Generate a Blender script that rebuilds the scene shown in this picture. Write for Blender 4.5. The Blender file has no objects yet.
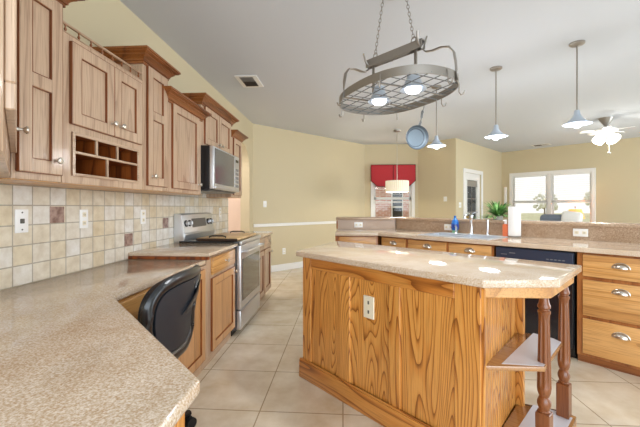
import bpy, bmesh, math, random
from mathutils import Vector, Matrix
random.seed(7)
S = bpy.context.scene
COL = S.collection
PI = math.pi
R2 = math.sqrt(0.5)

# ------------------------------------------------------------------ camera, world, exposure
cam_d = bpy.data.cameras.new('camera')
cam_d.sensor_width = 36.0
cam_d.lens = 36.0 * 345 / 640
cam_d.shift_y = -6.5 / 640
cam_d.clip_start = 0.02
cam_d.clip_end = 300
cam = bpy.data.objects.new('camera', cam_d)
COL.objects.link(cam)
cam.location = (0, 0, 1.23)
cam.rotation_euler = (PI / 2, 0, math.radians(3.81))
S.camera = cam

W = bpy.data.worlds.new('sky')
S.world = W
W.use_nodes = True
wn = W.node_tree.nodes
wn['Background'].inputs[0].default_value = (1.0, 0.98, 0.93, 1)
wn['Background'].inputs[1].default_value = 0.36


def fill(name, loc, rot, sx, sy, power, col):
    l = bpy.data.lights.new(name, 'AREA')
    l.shape = 'RECTANGLE'
    l.size, l.size_y = sx, sy
    l.energy = power
    l.color = col
    o = bpy.data.objects.new(name, l)
    COL.objects.link(o)
    o.location = loc
    o.rotation_euler = rot
    return o


# daylight lamps added behind the camera and along the living room, sources unseen
fill('fill_back', (1.6, -2.40, 1.35), (PI / 2, 0, 0), 5.0, 2.4, 58, (.75, .875, 1.0))
fill('fill_side', (8.80, 3.0, 1.30), (PI / 2, 0, PI / 2), 4.4, 2.2, 78, (.74, .87, 1.0))
S.view_settings.view_transform = 'Standard'
S.view_settings.look = 'None'
S.view_settings.gamma = 1
S.view_settings.use_curve_mapping = False
S.view_settings.exposure = 1.76
S.cycles.max_bounces = 8
S.cycles.diffuse_bounces = 5
S.cycles.sample_clamp_indirect = 6
S.cycles.use_denoising = True
LAMP = 1.0


# ------------------------------------------------------------------ helpers
class MB:
    def __init__(self):
        self.bm = bmesh.new()

    def _merge(self, b, xf=None):
        if xf is not None:
            b.transform(xf)
        vm = {}
        for v in b.verts:
            vm[v] = self.bm.verts.new(v.co)
        for f in b.faces:
            try:
                self.bm.faces.new([vm[v] for v in f.verts])
            except ValueError:
                pass
        b.free()
        return self

    def box(self, x0, x1, y0, y1, z0, z1, bev=0.0, xf=None, seg=1):
        b = bmesh.new()
        bmesh.ops.create_cube(b, size=1)
        for v in b.verts:
            v.co = Vector(((x0 + x1) / 2 + v.co.x * (x1 - x0), (y0 + y1) / 2 + v.co.y * (y1 - y0), (z0 + z1) / 2 + v.co.z * (z1 - z0)))
        if bev > 0:
            bev = min(bev, 0.45 * min(abs(x1 - x0), abs(y1 - y0), abs(z1 - z0)))
            bmesh.ops.bevel(b, geom=b.edges[:], offset=bev, segments=seg, affect='EDGES', profile=0.5)
        return self._merge(b, xf)

    def prism(self, pts, z0, z1, bev=0.0, xf=None, seg=2):
        b = bmesh.new()
        lo = [b.verts.new((p[0], p[1], z0)) for p in pts]
        hi = [b.verts.new((p[0], p[1], z1)) for p in pts]
        n = len(pts)
        b.faces.new(lo[::-1])
        b.faces.new(hi)
        for i in range(n):
            b.faces.new([lo[i], lo[(i + 1) % n], hi[(i + 1) % n], hi[i]])
        bmesh.ops.recalc_face_normals(b, faces=b.faces[:])
        if bev > 0:
            es = [e for e in b.edges if e.is_manifold and e.calc_face_angle(0) > 0.6]
            bmesh.ops.bevel(b, geom=es, offset=bev, segments=seg, affect='EDGES', profile=0.5)
        return self._merge(b, xf)

    def prism_xz(self, pts, y0, y1, bev=0.0, xf=None):
        m = Matrix(((1, 0, 0, 0), (0, 0, 1, 0), (0, 1, 0, 0), (0, 0, 0, 1)))
        return self.prism(pts, y0, y1, bev, m if xf is None else xf @ m)

    def cyl(self, p0, p1, r0, r1=None, seg=16, xf=None):
        r1 = r0 if r1 is None else r1
        p0, p1 = Vector(p0), Vector(p1)
        d = p1 - p0
        b = bmesh.new()
        q = d.to_track_quat('Z', 'Y').to_matrix()
        a, c = [], []
        for i in range(seg):
            t = 2 * PI * i / seg
            u = q @ Vector((math.cos(t), math.sin(t), 0))
            a.append(b.verts.new(p0 + u * r0))
            c.append(b.verts.new(p1 + u * r1))
        b.faces.new(a[::-1])
        b.faces.new(c)
        for i in range(seg):
            j = (i + 1) % seg
            b.faces.new([a[i], a[j], c[j], c[i]])
        return self._merge(b, xf)

    def tube(self, pts, r, seg=8, closed=False, flat=None, xf=None):
        """flat=(rw, rt): elliptical section, rw across the horizontal side, rt along the binormal"""
        pts = [Vector(p) for p in pts]
        n = len(pts)
        b = bmesh.new()
        rings = []
        up = Vector((0, 0, 1))
        for i, p in enumerate(pts):
            if closed:
                d = pts[(i + 1) % n] - pts[i - 1]
            else:
                d = pts[min(i + 1, n - 1)] - pts[max(i - 1, 0)]
            d.normalize()
            s = d.cross(up)
            if s.length < 1e-3:
                s = d.cross(Vector((0, 1, 0)))
                if s.length < 1e-3:
                    s = Vector((1, 0, 0))
            s.normalize()
            t = s.cross(d)
            rw, rt = flat if flat else (r, r)
            if callable(r):
                rw = rt = r(i / (n - 1))
            rings.append([b.verts.new(p + s * math.cos(2 * PI * k / seg) * rw + t * math.sin(2 * PI * k / seg) * rt) for k in range(seg)])
        m = n if closed else n - 1
        for i in range(m):
            A, B = rings[i], rings[(i + 1) % n]
            for k in range(seg):
                b.faces.new([A[k], A[(k + 1) % seg], B[(k + 1) % seg], B[k]])
        if not closed:
            b.faces.new(rings[0][::-1])
            b.faces.new(rings[-1])
        bmesh.ops.recalc_face_normals(b, faces=b.faces[:])
        return self._merge(b, xf)

    def lathe(self, prof, c=(0, 0, 0), seg=24, mod=None, xf=None, cap=True):
        b = bmesh.new()
        rings = []
        for (r, z) in prof:
            rings.append([b.verts.new((c[0] + max(r, 1e-4) * (mod(2 * PI * k / seg, z) if mod else 1) * math.cos(2 * PI * k / seg),
                                       c[1] + max(r, 1e-4) * (mod(2 * PI * k / seg, z) if mod else 1) * math.sin(2 * PI * k / seg), c[2] + z)) for k in range(seg)])
        for i in range(len(rings) - 1):
            A, B = rings[i], rings[i + 1]
            for k in range(seg):
                b.faces.new([A[k], A[(k + 1) % seg], B[(k + 1) % seg], B[k]])
        if cap:
            b.faces.new(rings[0][::-1])
            b.faces.new(rings[-1])
        bmesh.ops.recalc_face_normals(b, faces=b.faces[:])
        return self._merge(b, xf)

    def ball(self, c, r, sc=(1, 1, 1), seg=16, xf=None):
        b = bmesh.new()
        bmesh.ops.create_uvsphere(b, u_segments=seg, v_segments=max(6, seg // 2), radius=r)
        for v in b.verts:
            v.co = Vector((c[0] + v.co.x * sc[0], c[1] + v.co.y * sc[1], c[2] + v.co.z * sc[2]))
        return self._merge(b, xf)

    def grid(self, fn, nu, nv, thick=0.0, xf=None):
        """surface fn(u,v)->point, given a thickness along its own normal"""
        b = bmesh.new()
        vs = [[b.verts.new(fn(i / nu, j / nv)) for j in range(nv + 1)] for i in range(nu + 1)]
        for i in range(nu):
            for j in range(nv):
                b.faces.new([vs[i][j], vs[i + 1][j], vs[i + 1][j + 1], vs[i][j + 1]])
        b.normal_update()
        if thick:
            bmesh.ops.solidify(b, geom=b.faces[:], thickness=thick)
            bmesh.ops.recalc_face_normals(b, faces=b.faces[:])
        return self._merge(b, xf)

    def build(self, name, mat, parent=None, world=False, label=None, smooth=True, xf=None):
        bm = self.bm
        if xf is not None:
            bm.transform(xf)
        if world and parent is not None:
            bm.transform(Matrix.Translation(-Vector(parent.get('_w', parent.location))))
        bm.normal_update()
        for e in bm.edges:
            e.smooth = not (e.is_manifold and e.calc_face_angle(0) > 0.6)
        for f in bm.faces:
            f.smooth = smooth
        me = bpy.data.meshes.new(name)
        bm.to_mesh(me)
        bm.free()
        me.materials.append(mat)
        o = bpy.data.objects.new(name, me)
        COL.objects.link(o)
        if parent is not None:
            o.parent = parent
        if label:
            o['label'] = label
        return o


def tag(o, label=None, cat=None, group=None, kind=None):
    if label:
        o['label'] = label
    if cat:
        o['category'] = cat
    if group:
        o['group'] = group
    if kind:
        o['kind'] = kind
    return o


def thing(name, label, cat, loc=(0, 0, 0), rotz=0.0, group=None):
    o = bpy.data.objects.new(name, None)
    o.empty_display_size = 0.1
    COL.objects.link(o)
    o.location = loc
    o.rotation_euler = (0, 0, rotz)
    return tag(o, label, cat, group)


def struct(name, mb, mat, loc=(0, 0, 0), rotz=0.0):
    o = mb.build(name, mat)
    o.location = loc
    o.rotation_euler = (0, 0, rotz)
    o['kind'] = 'structure'
    return o


def copy_tree(o, parent=None):
    c = o.copy()
    COL.objects.link(c)
    if parent is not None:
        c.parent = parent
    for ch in list(o.children):
        copy_tree(ch, c)
    return c


# ------------------------------------------------------------------ materials
def hexc(h):
    h = h.lstrip('#')
    v = [int(h[i:i + 2], 16) / 255 for i in (0, 2, 4)]
    return tuple(x / 12.92 if x < 0.04045 else ((x + 0.055) / 1.055) ** 2.4 for x in v) + (1,)


def mat(name, col, rough=0.5, metal=0.0, coat=0.0, emit=None, es=0.0, trans=0.0, spec=0.5, sheen=0.0):
    m = bpy.data.materials.new(name)
    m.use_nodes = True
    p = m.node_tree.nodes['Principled BSDF']
    p.inputs['Base Color'].default_value = hexc(col) if isinstance(col, str) else col
    p.inputs['Roughness'].default_value = rough
    p.inputs['Metallic'].default_value = metal
    p.inputs['Coat Weight'].default_value = coat
    p.inputs['Coat Roughness'].default_value = 0.12
    p.inputs['Specular IOR Level'].default_value = spec
    p.inputs['Transmission Weight'].default_value = trans
    if emit:
        p.inputs['Emission Color'].default_value = hexc(emit)
        p.inputs['Emission Strength'].default_value = es
    return m


def nodes_of(m):
    nt = m.node_tree
    return nt, nt.nodes, nt.links, nt.nodes['Principled BSDF']


def coords(nt, scale=(1, 1, 1), rot=(0, 0, 0), loc=(0, 0, 0)):
    tc = nt.nodes.new('ShaderNodeTexCoord')
    mp = nt.nodes.new('ShaderNodeMapping')
    mp.inputs['Scale'].default_value = scale
    mp.inputs['Rotation'].default_value = rot
    mp.inputs['Location'].default_value = loc
    nt.links.new(tc.outputs['Object'], mp.inputs['Vector'])
    return mp.outputs['Vector']


def noise(nt, vec, scale, detail=3, rough=0.5):
    n = nt.nodes.new('ShaderNodeTexNoise')
    n.inputs['Scale'].default_value = scale
    n.inputs['Detail'].default_value = detail
    n.inputs['Roughness'].default_value = rough
    nt.links.new(vec, n.inputs['Vector'])
    return n.outputs['Fac']


def ramp(nt, fac, stops):
    r = nt.nodes.new('ShaderNodeValToRGB')
    e = r.color_ramp.elements
    while len(e) > 1:
        e.remove(e[0])
    e[0].position = stops[0][0]
    e[0].color = hexc(stops[0][1])
    for p, c in stops[1:]:
        k = e.new(p)
        k.color = hexc(c)
    nt.links.new(fac, r.inputs['Fac'])
    return r.outputs['Color']


def mth(nt, op, a, b=None):
    n = nt.nodes.new('ShaderNodeMath')
    n.operation = op
    for i, x in enumerate((a, b)):
        if x is None:
            continue
        if isinstance(x, (int, float)):
            n.inputs[i].default_value = x
        else:
            nt.links.new(x, n.inputs[i])
    return n.outputs[0]


def mix(nt, fac, a, b, mode='MIX'):
    n = nt.nodes.new('ShaderNodeMix')
    n.data_type = 'RGBA'
    n.blend_type = mode
    for sock, x in ((0, fac), (6, a), (7, b)):
        if isinstance(x, (int, float)):
            n.inputs[sock].default_value = x
        elif isinstance(x, str):
            n.inputs[sock].default_value = hexc(x)
        else:
            nt.links.new(x, n.inputs[sock])
    return n.outputs[2]


def bump(nt, p, h, strength=0.2, dist=0.01):
    b = nt.nodes.new('ShaderNodeBump')
    b.inputs['Strength'].default_value = strength
    b.inputs['Distance'].default_value = dist
    nt.links.new(h, b.inputs['Height'])
    nt.links.new(b.outputs['Normal'], p.inputs['Normal'])


def oak(name, light, mid, dark, axis='z', rings=9.0, rough=0.35, coat=0.25, freq=2.2, contrast=0.8):
    m = mat(name, mid, rough, coat=coat)
    nt, N, L, p = nodes_of(m)
    sc = {'z': (1, 1, 0.10), 'x': (0.10, 1, 1), 'y': (1, 0.10, 1)}[axis]
    v = coords(nt, sc)
    big = noise(nt, v, freq, 1.5, 0.45)
    saw = mth(nt, 'FRACT', mth(nt, 'MULTIPLY', big, rings))
    c = ramp(nt, saw, [(0.0, dark), (0.22, mid), (0.55, light), (0.90, light), (1.0, mid)])
    sp = {'z': (1, 1, 0.03), 'x': (0.03, 1, 1), 'y': (1, 0.03, 1)}[axis]
    pores = noise(nt, coords(nt, sp), 170, 2, 0.6)
    pr = ramp(nt, pores, [(0.33, '#8a6a4c'), (0.52, '#ffffff')])
    tone = noise(nt, coords(nt, sc), 3.1, 1)
    tn = ramp(nt, tone, [(0.3, '#dcd2c8'), (0.7, '#ffffff')])
    base = mix(nt, contrast, mid, c)
    c2 = mix(nt, 0.35, base, pr, 'MULTIPLY')
    c3 = mix(nt, 0.5, c2, tn, 'MULTIPLY')
    L.new(c3, p.inputs['Base Color'])
    bump(nt, p, pores, 0.06, 0.004)
    return m


M = {}
M['oak_v'] = oak('oak_upright_grain', '#d3b699', '#c8a98d', '#9c7b60', 'z', 12, 0.34, 0.4, 3.5, 0.5)  # pale tint carries the daylight sheen that washes the wall cabinets
M['oak_x'] = oak('oak_level_grain', '#d3b699', '#c8a98d', '#9c7b60', 'x', 12, 0.34, 0.4, 3.5, 0.5)
M['oak_crown'] = oak('oak_crown_stain', '#a8672f', '#8f5326', '#5e3214', 'x', 7, 0.4, 0.3, contrast=0.5)
M['oak_dark'] = oak('oak_dark_inside', '#a2571f', '#84400f', '#4d2208', 'z', 9, 0.5, 0.1, 5.0, 0.8)  # cubby shade put into the colour; the dark step trim shares it
M['oak_edge_shade'] = oak('oak_shaded_edge', '#9c5a26', '#86471a', '#5c2c0e', 'z', 8, 0.4, 0.2, 4, 0.5)  # dark tint stands for unlit door edges and panel lips
M['oak_frame'] = oak('oak_frame_stain', '#b9783f', '#a56533', '#7d4620', 'z', 10, 0.36, 0.3, 3.5, 0.6)
M['board'] = oak('pale_board_wood', '#ecc999', '#e0b87f', '#c4965c', 'x', 10, 0.4, 0.2, 3.5, 0.6)
M['honey_x'] = oak('honey_bounce_oak_level_grain', '#e3b070', '#d69e5a', '#b07a44', 'x', 16, 0.36, 0.3, contrast=0.7)
M['honey_v'] = oak('honey_oak_upright_grain', '#ddab76', '#ce9962', '#a67646', 'z', 6, 0.36, 0.3, contrast=0.6)
M['isl_v'] = oak('red_oak_upright_grain', '#e2a253', '#d68e40', '#7c4216', 'z', 36, 0.30, 0.4, 5.0, 0.95)
M['isl_x'] = oak('red_oak_level_grain', '#da984b', '#cb8138', '#7c4216', 'x', 26, 0.30, 0.4, 3.6, 0.85)
M['post'] = oak('post_oak', '#94582f', '#7d4825', '#502b13', 'z', 7, 0.34, 0.3, 6, 0.6)


def granite(name, base, spots, dark, rough=0.1, sc=1.0, hi='#efe4d6'):
    m = mat(name, base, rough, spec=0.5)
    nt, N, L, p = nodes_of(m)
    v = coords(nt)
    a = noise(nt, v, 210 * sc, 3, 0.55)
    c1 = ramp(nt, a, [(0.30, spots), (0.50, base), (0.68, hi)])
    b = noise(nt, coords(nt, loc=(3, 5, 2)), 150 * sc, 2, 0.6)
    f = ramp(nt, b, [(0.62, '#000000'), (0.74, '#909090')])
    c2 = mix(nt, f, c1, dark)
    big = noise(nt, coords(nt, loc=(9, 1, 4)), 7, 3)
    t = ramp(nt, big, [(0.35, '#e8ddd0'), (0.65, '#ffffff')])
    L.new(mix(nt, 0.6, c2, t, 'MULTIPLY'), p.inputs['Base Color'])
    return m


M['granite'] = granite('beige_granite', '#d6c3ac', '#bd9b76', '#8c6138', 0.07)
M['granite_b'] = granite('brown_granite', '#ad947c', '#8a6e55', '#6a4c36', 0.22, 0.8, '#d2bca4')

M['wall'] = mat('wall_paint', '#cec09f', 0.75)
nt, N, L, p = nodes_of(M['wall'])
bump(nt, p, noise(nt, coords(nt), 90, 3), 0.05, 0.004)
M['wall_hall'] = mat('hall_paint', '#e8d6c8', 0.75)
M['ceil'] = mat('ceiling_paint', '#cbcfd5', 0.85)
nt, N, L, p = nodes_of(M['ceil'])
bump(nt, p, noise(nt, coords(nt), 60, 4), 0.1, 0.006)
M['white'] = mat('white_paint', '#eceae6', 0.4)
M['cream'] = mat('cream_plate', '#ece2c8', 0.35)
M['plate'] = mat('white_plate', '#f2f1ee', 0.3)
M['slot'] = mat('outlet_slots', '#5a564f', 0.5)
M['nickel'] = mat('brushed_nickel', '#cfc8bd', 0.28, 1.0)
M['pewter'] = mat('aged_pewter', '#a09a92', 0.4, 0.8)
M['chrome'] = mat('chrome', '#dfe3e6', 0.08, 1.0)
M['wire'] = mat('grey_wire', '#7f8284', 0.6, 0.3)
M['black'] = mat('black_plastic', '#0d0d0f', 0.35)
M['black_gloss'] = mat('black_gloss', '#0b0d12', 0.12, coat=0.5)
M['navy'] = mat('dishwasher_black', '#10141d', 0.22, coat=0.4)
M['navy_panel'] = mat('dishwasher_panel', '#29364a', 0.3, coat=0.3)
M['leather'] = mat('black_leather', '#15181d', 0.32, coat=0.2)
M['leather_in'] = mat('black_back_cover', '#22272f', 0.5)
M['toe'] = mat('toe_kick_dark_brown', '#3a2414', 0.7)  # dark brown, also used on the side table and chair legs
M['rubber'] = mat('rubber', '#101010', 0.7)
M['glass_dark'] = mat('oven_glass', '#2a2c2e', 0.06, coat=0.6)
M['red'] = mat('red_fabric', '#b92f37', 0.8)
M['red_trim'] = mat('dark_piping', '#4e1a1a', 0.8)
M['screen'] = mat('green_display', '#0b0f0e', 0.15)
M['grey_fabric'] = mat('blue_grey_fabric', '#7b8596', 0.9)
M['brass'] = mat('brass', '#a88a4a', 0.3, 1.0)

M['steel'] = mat('stainless_steel', '#dadcdf', 0.34, 0.88)
nt, N, L, p = nodes_of(M['steel'])
bump(nt, p, noise(nt, coords(nt, (1, 1, 60)), 6, 2), 0.03, 0.002)
M['sink_steel'] = mat('sink_steel', '#dfe3e8', 0.38, 0.75)
M['steel_side'] = mat('grey_side_steel', '#6c6d70', 0.35, 0.8)

M['glass'] = bpy.data.materials.new('window_glass')
M['glass'].use_nodes = True
nt = M['glass'].node_tree
for n in list(nt.nodes):
    if n.type == 'BSDF_PRINCIPLED':
        nt.nodes.remove(n)
out = [n for n in nt.nodes if n.type == 'OUTPUT_MATERIAL'][0]
tr = nt.nodes.new('ShaderNodeBsdfTransparent')
tr.inputs[0].default_value = (0.97, 0.98, 0.98, 1)
gl = nt.nodes.new('ShaderNodeBsdfGlossy')
gl.inputs['Roughness'].default_value = 0.02
fr = nt.nodes.new('ShaderNodeFresnel')
fr.inputs[0].default_value = 1.35
ms = nt.nodes.new('ShaderNodeMixShader')
nt.links.new(fr.outputs[0], ms.inputs[0])
nt.links.new(tr.outputs[0], ms.inputs[1])
nt.links.new(gl.outputs[0], ms.inputs[2])
nt.links.new(ms.outputs[0], out.inputs[0])


def tile_mat(name, size, mortar, c1, c2, grout, rough, blot=('#e6dccb', '#ffffff'), ofs=(0, 0, 0), swap=None, bs=6, coat=0.0, row=None):
    m = mat(name, c1, rough, coat=coat)
    nt, N, L, p = nodes_of(m)
    tc = nt.nodes.new('ShaderNodeTexCoord')
    mp = nt.nodes.new('ShaderNodeMapping')
    mp.inputs['Location'].default_value = ofs
    if swap:
        mp.inputs['Rotation'].default_value = swap
    L.new(tc.outputs['Object'], mp.inputs['Vector'])
    b = nt.nodes.new('ShaderNodeTexBrick')
    b.offset = 0.0
    b.inputs['Scale'].default_value = 1.0
    b.inputs['Brick Width'].default_value = size
    b.inputs['Row Height'].default_value = row or size
    b.inputs['Mortar Size'].default_value = mortar
    b.inputs['Mortar Smooth'].default_value = 0.15
    b.inputs['Bias'].default_value = 0.0
    b.inputs['Color1'].default_value = hexc(c1)
    b.inputs['Color2'].default_value = hexc(c2)
    b.inputs['Mortar'].default_value = hexc(grout)
    L.new(mp.outputs['Vector'], b.inputs['Vector'])
    nz = noise(nt, tc.outputs['Object'], bs, 5, 0.6)
    t = ramp(nt, nz, [(0.3, blot[0]), (0.68, blot[1])])
    L.new(mix(nt, 0.8, b.outputs['Color'], t, 'MULTIPLY'), p.inputs['Base Color'])
    inv = mth(nt, 'SUBTRACT', 1.0, b.outputs['Fac'])
    bump(nt, p, inv, 0.35, 0.004)
    return m


BTY, BTZ = -0.0286, 0.0
# floor lines at X = -0.5 + 0.5k, Y = 0.05 + 0.5k ; wall tiles are 0.108 x 0.1
M['floor'] = tile_mat('floor_tile', 0.5, 0.004, '#efe5d2', '#e6dac4', '#b5a288', 0.25, ('#ddd0bc', '#ffffff'), (0, 0.45, 0), bs=4)
M['btile'] = tile_mat('travertine_tile', 0.109, 0.0035, '#e8e5df', '#dccdae', '#b0a898', 0.35, ('#e0d8cc', '#ffffff'), (0.046, BTY, BTZ), (-PI / 2, 0, 0), bs=18, row=0.1008)
M['accent'] = mat('brown_accent_tile', '#8c6a5c', 0.4)
nt, N, L, p = nodes_of(M['accent'])
L.new(ramp(nt, noise(nt, coords(nt), 30, 3), [(0.35, '#79594d'), (0.65, '#a98d80')]), p.inputs['Base Color'])

# ------------------------------------------------------------------ the room
CZ = 2.743
v0, v1, v2, v3, v4, v5 = (-1.63, 6.15), (.53, 8.42), (1.8, 8.42), (2.47, 7.75), (4.4, 9.9), (8.8, 5.5)
HALL = [(-3.3, 4.2), (-1.63, 4.2), (-1.63, 7.3), (-3.3, 7.3)]
room = [(-1.75, -2.5), (8.9, -2.5), (8.9, 5.55), (4.4, 10.05), (2.45, 7.95), (1.85, 8.54), (.5, 8.54), (-1.75, 6.2)]
struct('floor', MB().prism(room, -0.1, 0.0).box(-3.4, -1.75, 4.2, 7.3, -0.1, 0), M['floor'])
struct('ceiling', MB().prism(room, CZ, CZ + 0.12).box(-3.4, -1.75, 4.2, 7.3, CZ, CZ + 0.12), M['ceil'])


def seg_frame(A, B):
    dx, dy = B[0] - A[0], B[1] - A[1]
    return math.hypot(dx, dy), math.atan2(dy, dx)


def wall(name, A, B, holes=(), t=0.14, m='wall', ext=0.0):
    """A->B with the room on its right; local x along, local -y faces the room"""
    Lw, rz = seg_frame(A, B)
    mb = MB()
    xs = -ext
    for (s0, s1, z0, z1) in sorted(holes):
        mb.box(xs, s0, 0, t, 0, CZ)
        if z0 > 0:
            mb.box(s0, s1, 0, t, 0, z0)
        mb.box(s0, s1, 0, t, z1, CZ)
        xs = s1
    mb.box(xs, Lw + ext, 0, t, 0, CZ)
    return struct(name, mb, M[m], (A[0], A[1], 0), rz)


# left wall with the arched opening to the hall (local x = world Y + 2.5)
mb = MB()
o0, o1, sp, top = 4.80 + 2.5, 5.93 + 2.5, 1.93, 2.30
mb.box(0, o0, 0, 0.16, 0, CZ)
mb.box(o1, 6.15 + 2.5, 0, 0.16, 0, CZ)
arc = [(o1, sp)]
for i in range(1, 20):
    a = PI * i / 20
    arc.append(((o0 + o1) / 2 + math.cos(a) * (o1 - o0) / 2, sp + math.sin(a) * (top - sp)))
arc += [(o0, sp), (o0, CZ), (o1, CZ)]
mb.prism_xz(arc, 0, 0.16)
struct('wall_left', mb, M['wall'], (-1.63, -2.5, 0), PI / 2)
wall('wall_back', (8.9, -2.5), (-1.75, -2.5), [(4.8, 9.8, .1, 2.6)])  # unseen opening added to let light in from behind
wall('wall_right', (8.9, 5.55), (8.9, -2.5), [(.3, 4.8, .1, 2.45)])  # opening out of view, likewise added for light
wall('wall_hall_back', (-3.3, 7.2), (-0.75, 7.2), m='wall_hall')
wall('wall_hall_side', (-3.3, 4.2), (-3.3, 7.2), m='wall_hall')
wall('wall_nook_left', v0, v1)
NW = (0.215, 1.115, 0.90, 2.12)          # nook window hole in wall_nook_back
wall('wall_nook_back', v1, v2, [NW])
wall('wall_nook_right', v2, v3)
DR = (0.45, 1.42, 0.0, 2.03)
wall('wall_door_side', v3, v4, [DR])
LD, rzD = seg_frame(v4, v5)
DW2 = (0.28, 2.00, 0.82, 2.07)
wall('wall_living', v4, v5, [DW2])

# chair rail and baseboards on the nook's left wall
LA, rzA = seg_frame(v0, v1)
mb = MB().box(0.01, LA - 0.02, -0.022, -0.001, 0.862, 0.92, 0.006).box(0.01, LA - 0.02, -0.03, -0.001, 0.90, 0.912, 0.003)
struct('trim_1', mb, M['white'], (v0[0], v0[1], 0), rzA)
mb = MB().box(0.01, LA - 0.02, -0.016, -0.001, 0.0, 0.125, 0.004)
struct('baseboard_nook_left', mb, M['white'], (v0[0], v0[1], 0), rzA)
mb = MB().box(0.02, 1.25, -0.016, -0.001, 0.0, 0.125, 0.004)
struct('baseboard_nook_back', mb, M['white'], (v1[0], v1[1], 0), 0)
mb = MB().box(0.02, LD - 0.1, -0.016, -0.001, 0.0, 0.125, 0.004)
struct('baseboard_living', mb, M['white'], (v4[0], v4[1], 0), rzD)


def window(name, A, B, hole, blind=None, two=False, t=0.14):
    Lw, rz = seg_frame(A, B)
    s0, s1, z0, z1 = hole
    r = bpy.data.objects.new(name, None)
    COL.objects.link(r)
    r.location = (A[0], A[1], 0)
    r.rotation_euler = (0, 0, rz)
    r['kind'] = 'structure'
    c = 0.075
    MB().box(s0 - c, s0 + .005, -.02, .0, z0 - c, z1 + c, .004).box(s1 - .005, s1 + c, -.02, 0, z0 - c, z1 + c, .004) \
        .box(s0, s1, -.02, 0, z1 - .005, z1 + c, .004).box(s0, s1, -.03, 0, z0 - c, z0 + .005, .004).build('casing', M['white'], r)
    fr = MB()
    cols = [(s0, s1)] if not two else [(s0, (s0 + s1) / 2 - .04), ((s0 + s1) / 2 + .04, s1)]
    if two:
        fr.box(cols[0][1], cols[1][0], 0.0, 0.12, z0, z1)
    zm = z0 + (z1 - z0) * .44
    for a, b in cols:
        f = .045
        for y0, y1, za, zb in ((.03, .06, zm - .02, z1), (.065, .095, z0, zm + .02)):
            fr.box(a, a + f, y0, y1, za, zb).box(b - f, b, y0, y1, za, zb).box(a, b, y0, y1, za, za + f).box(a, b, y0, y1, zb - f, zb)
    fr.build('sash', M['white'], r)
    for a, b in cols:
        MB().box(a + .045, b - .045, .043, .047, zm + .02, z1 - .045).box(a + .045, b - .045, .078, .082, z0 + .045, zm - .02).build('pane', M['glass'], r)
        if blind:
            zb0, sp_, tilt = blind
            sl = MB()
            z = z1 - 0.05
            sl.box(a + .01, b - .01, -.012, .03, z1 - .05, z1 - .004)
            n = 0
            while z > zb0:
                sl.box(a + .012, b - .012, -.024, .024, -.0012, .0012, xf=Matrix.Translation((0, .004, z)) @ Matrix.Rotation(tilt, 4, 'X'))
                z -= sp_
                n += 1
            sl.box(a + .012, b - .012, -.014, .022, z - .012, z + .012, .003)
            for q in (.15, .85):
                xx = a + (b - a) * q
                sl.box(xx - .0015, xx + .0015, -.012, -.009, z, z1 - .03)
            sl.build('blind', M['white'], r)
    return r


window('window_1', v1, v2, NW, blind=(1.36, 0.06, 0.12))
window('window_2', v4, v5, DW2, blind=(1.36, 0.052, 0.10), two=True)

# glazed back door on the wall beside the nook
Lc, rzC = seg_frame(v3, v4)
r = bpy.data.objects.new('door_1', None)
COL.objects.link(r)
r.location = (v3[0], v3[1], 0)
r.rotation_euler = (0, 0, rzC)
r['kind'] = 'structure'
s0, s1 = DR[0], DR[1]
MB().box(s0 - .085, s0 + .005, -.02, 0, 0, 2.115, .004).box(s1 - .005, s1 + .085, -.02, 0, 0, 2.115, .004).box(s0, s1, -.02, 0, 2.025, 2.115, .004).build('door_casing', M['white'], r)
d = MB()
g0, g1, gz0, gz1 = s0 + .2, s1 - .16, 0.3, 1.87
d.box(s0, g0, .03, .075, .01, 2.03).box(g1, s1, .03, .075, .01, 2.03).box(g0, g1, .03, .075, .01, gz0).box(g0, g1, .03, .075, gz1, 2.03)
d.box(g0 - .02, g0, .02, .03, gz0 - .02, gz1 + .02).box(g1, g1 + .02, .02, .03, gz0 - .02, gz1 + .02)
d.build('door_leaf', M['white'], r)
MB().box(g0, g1, .05, .056, gz0, gz1).build('door_glass', M['glass'], r)
MB().cyl((s0 + .07, .03, 1.0), (s0 + .07, -.02, 1.0), .012).ball((s0 + .07, -.04, 1.0), .028).build('door_handle', M['brass'], r)
MB().box(g0, g1, .04, .047, 1.72, 1.86).box(g0, g1, .04, .047, 1.1, 1.115).box(g0, g1, .04, .047, 1.42, 1.432).box((g0 + g1) / 2 - .006, (g0 + g1) / 2 + .006, .04, .047, gz0, 1.72).build('door_muntin', M['pewter'], r)

# tile backsplash on the left wall: local x = world Y
bs = struct('trim_2', MB().box(0.2, 4.78, -.012, 0, 0.836, 1.40), M['btile'], (-1.63, 0, 0), PI / 2)
for (yy, zz) in ((1.853, 1.186), (2.507, 0.983), (1.199, 1.085), (3.052, 1.085), (4.033, 1.085)):
    MB().box(yy - .05, yy + .05, -.0145, -.010, zz - .046, zz + .046, .002).build('accent_tile', M['accent'], bs)


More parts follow.
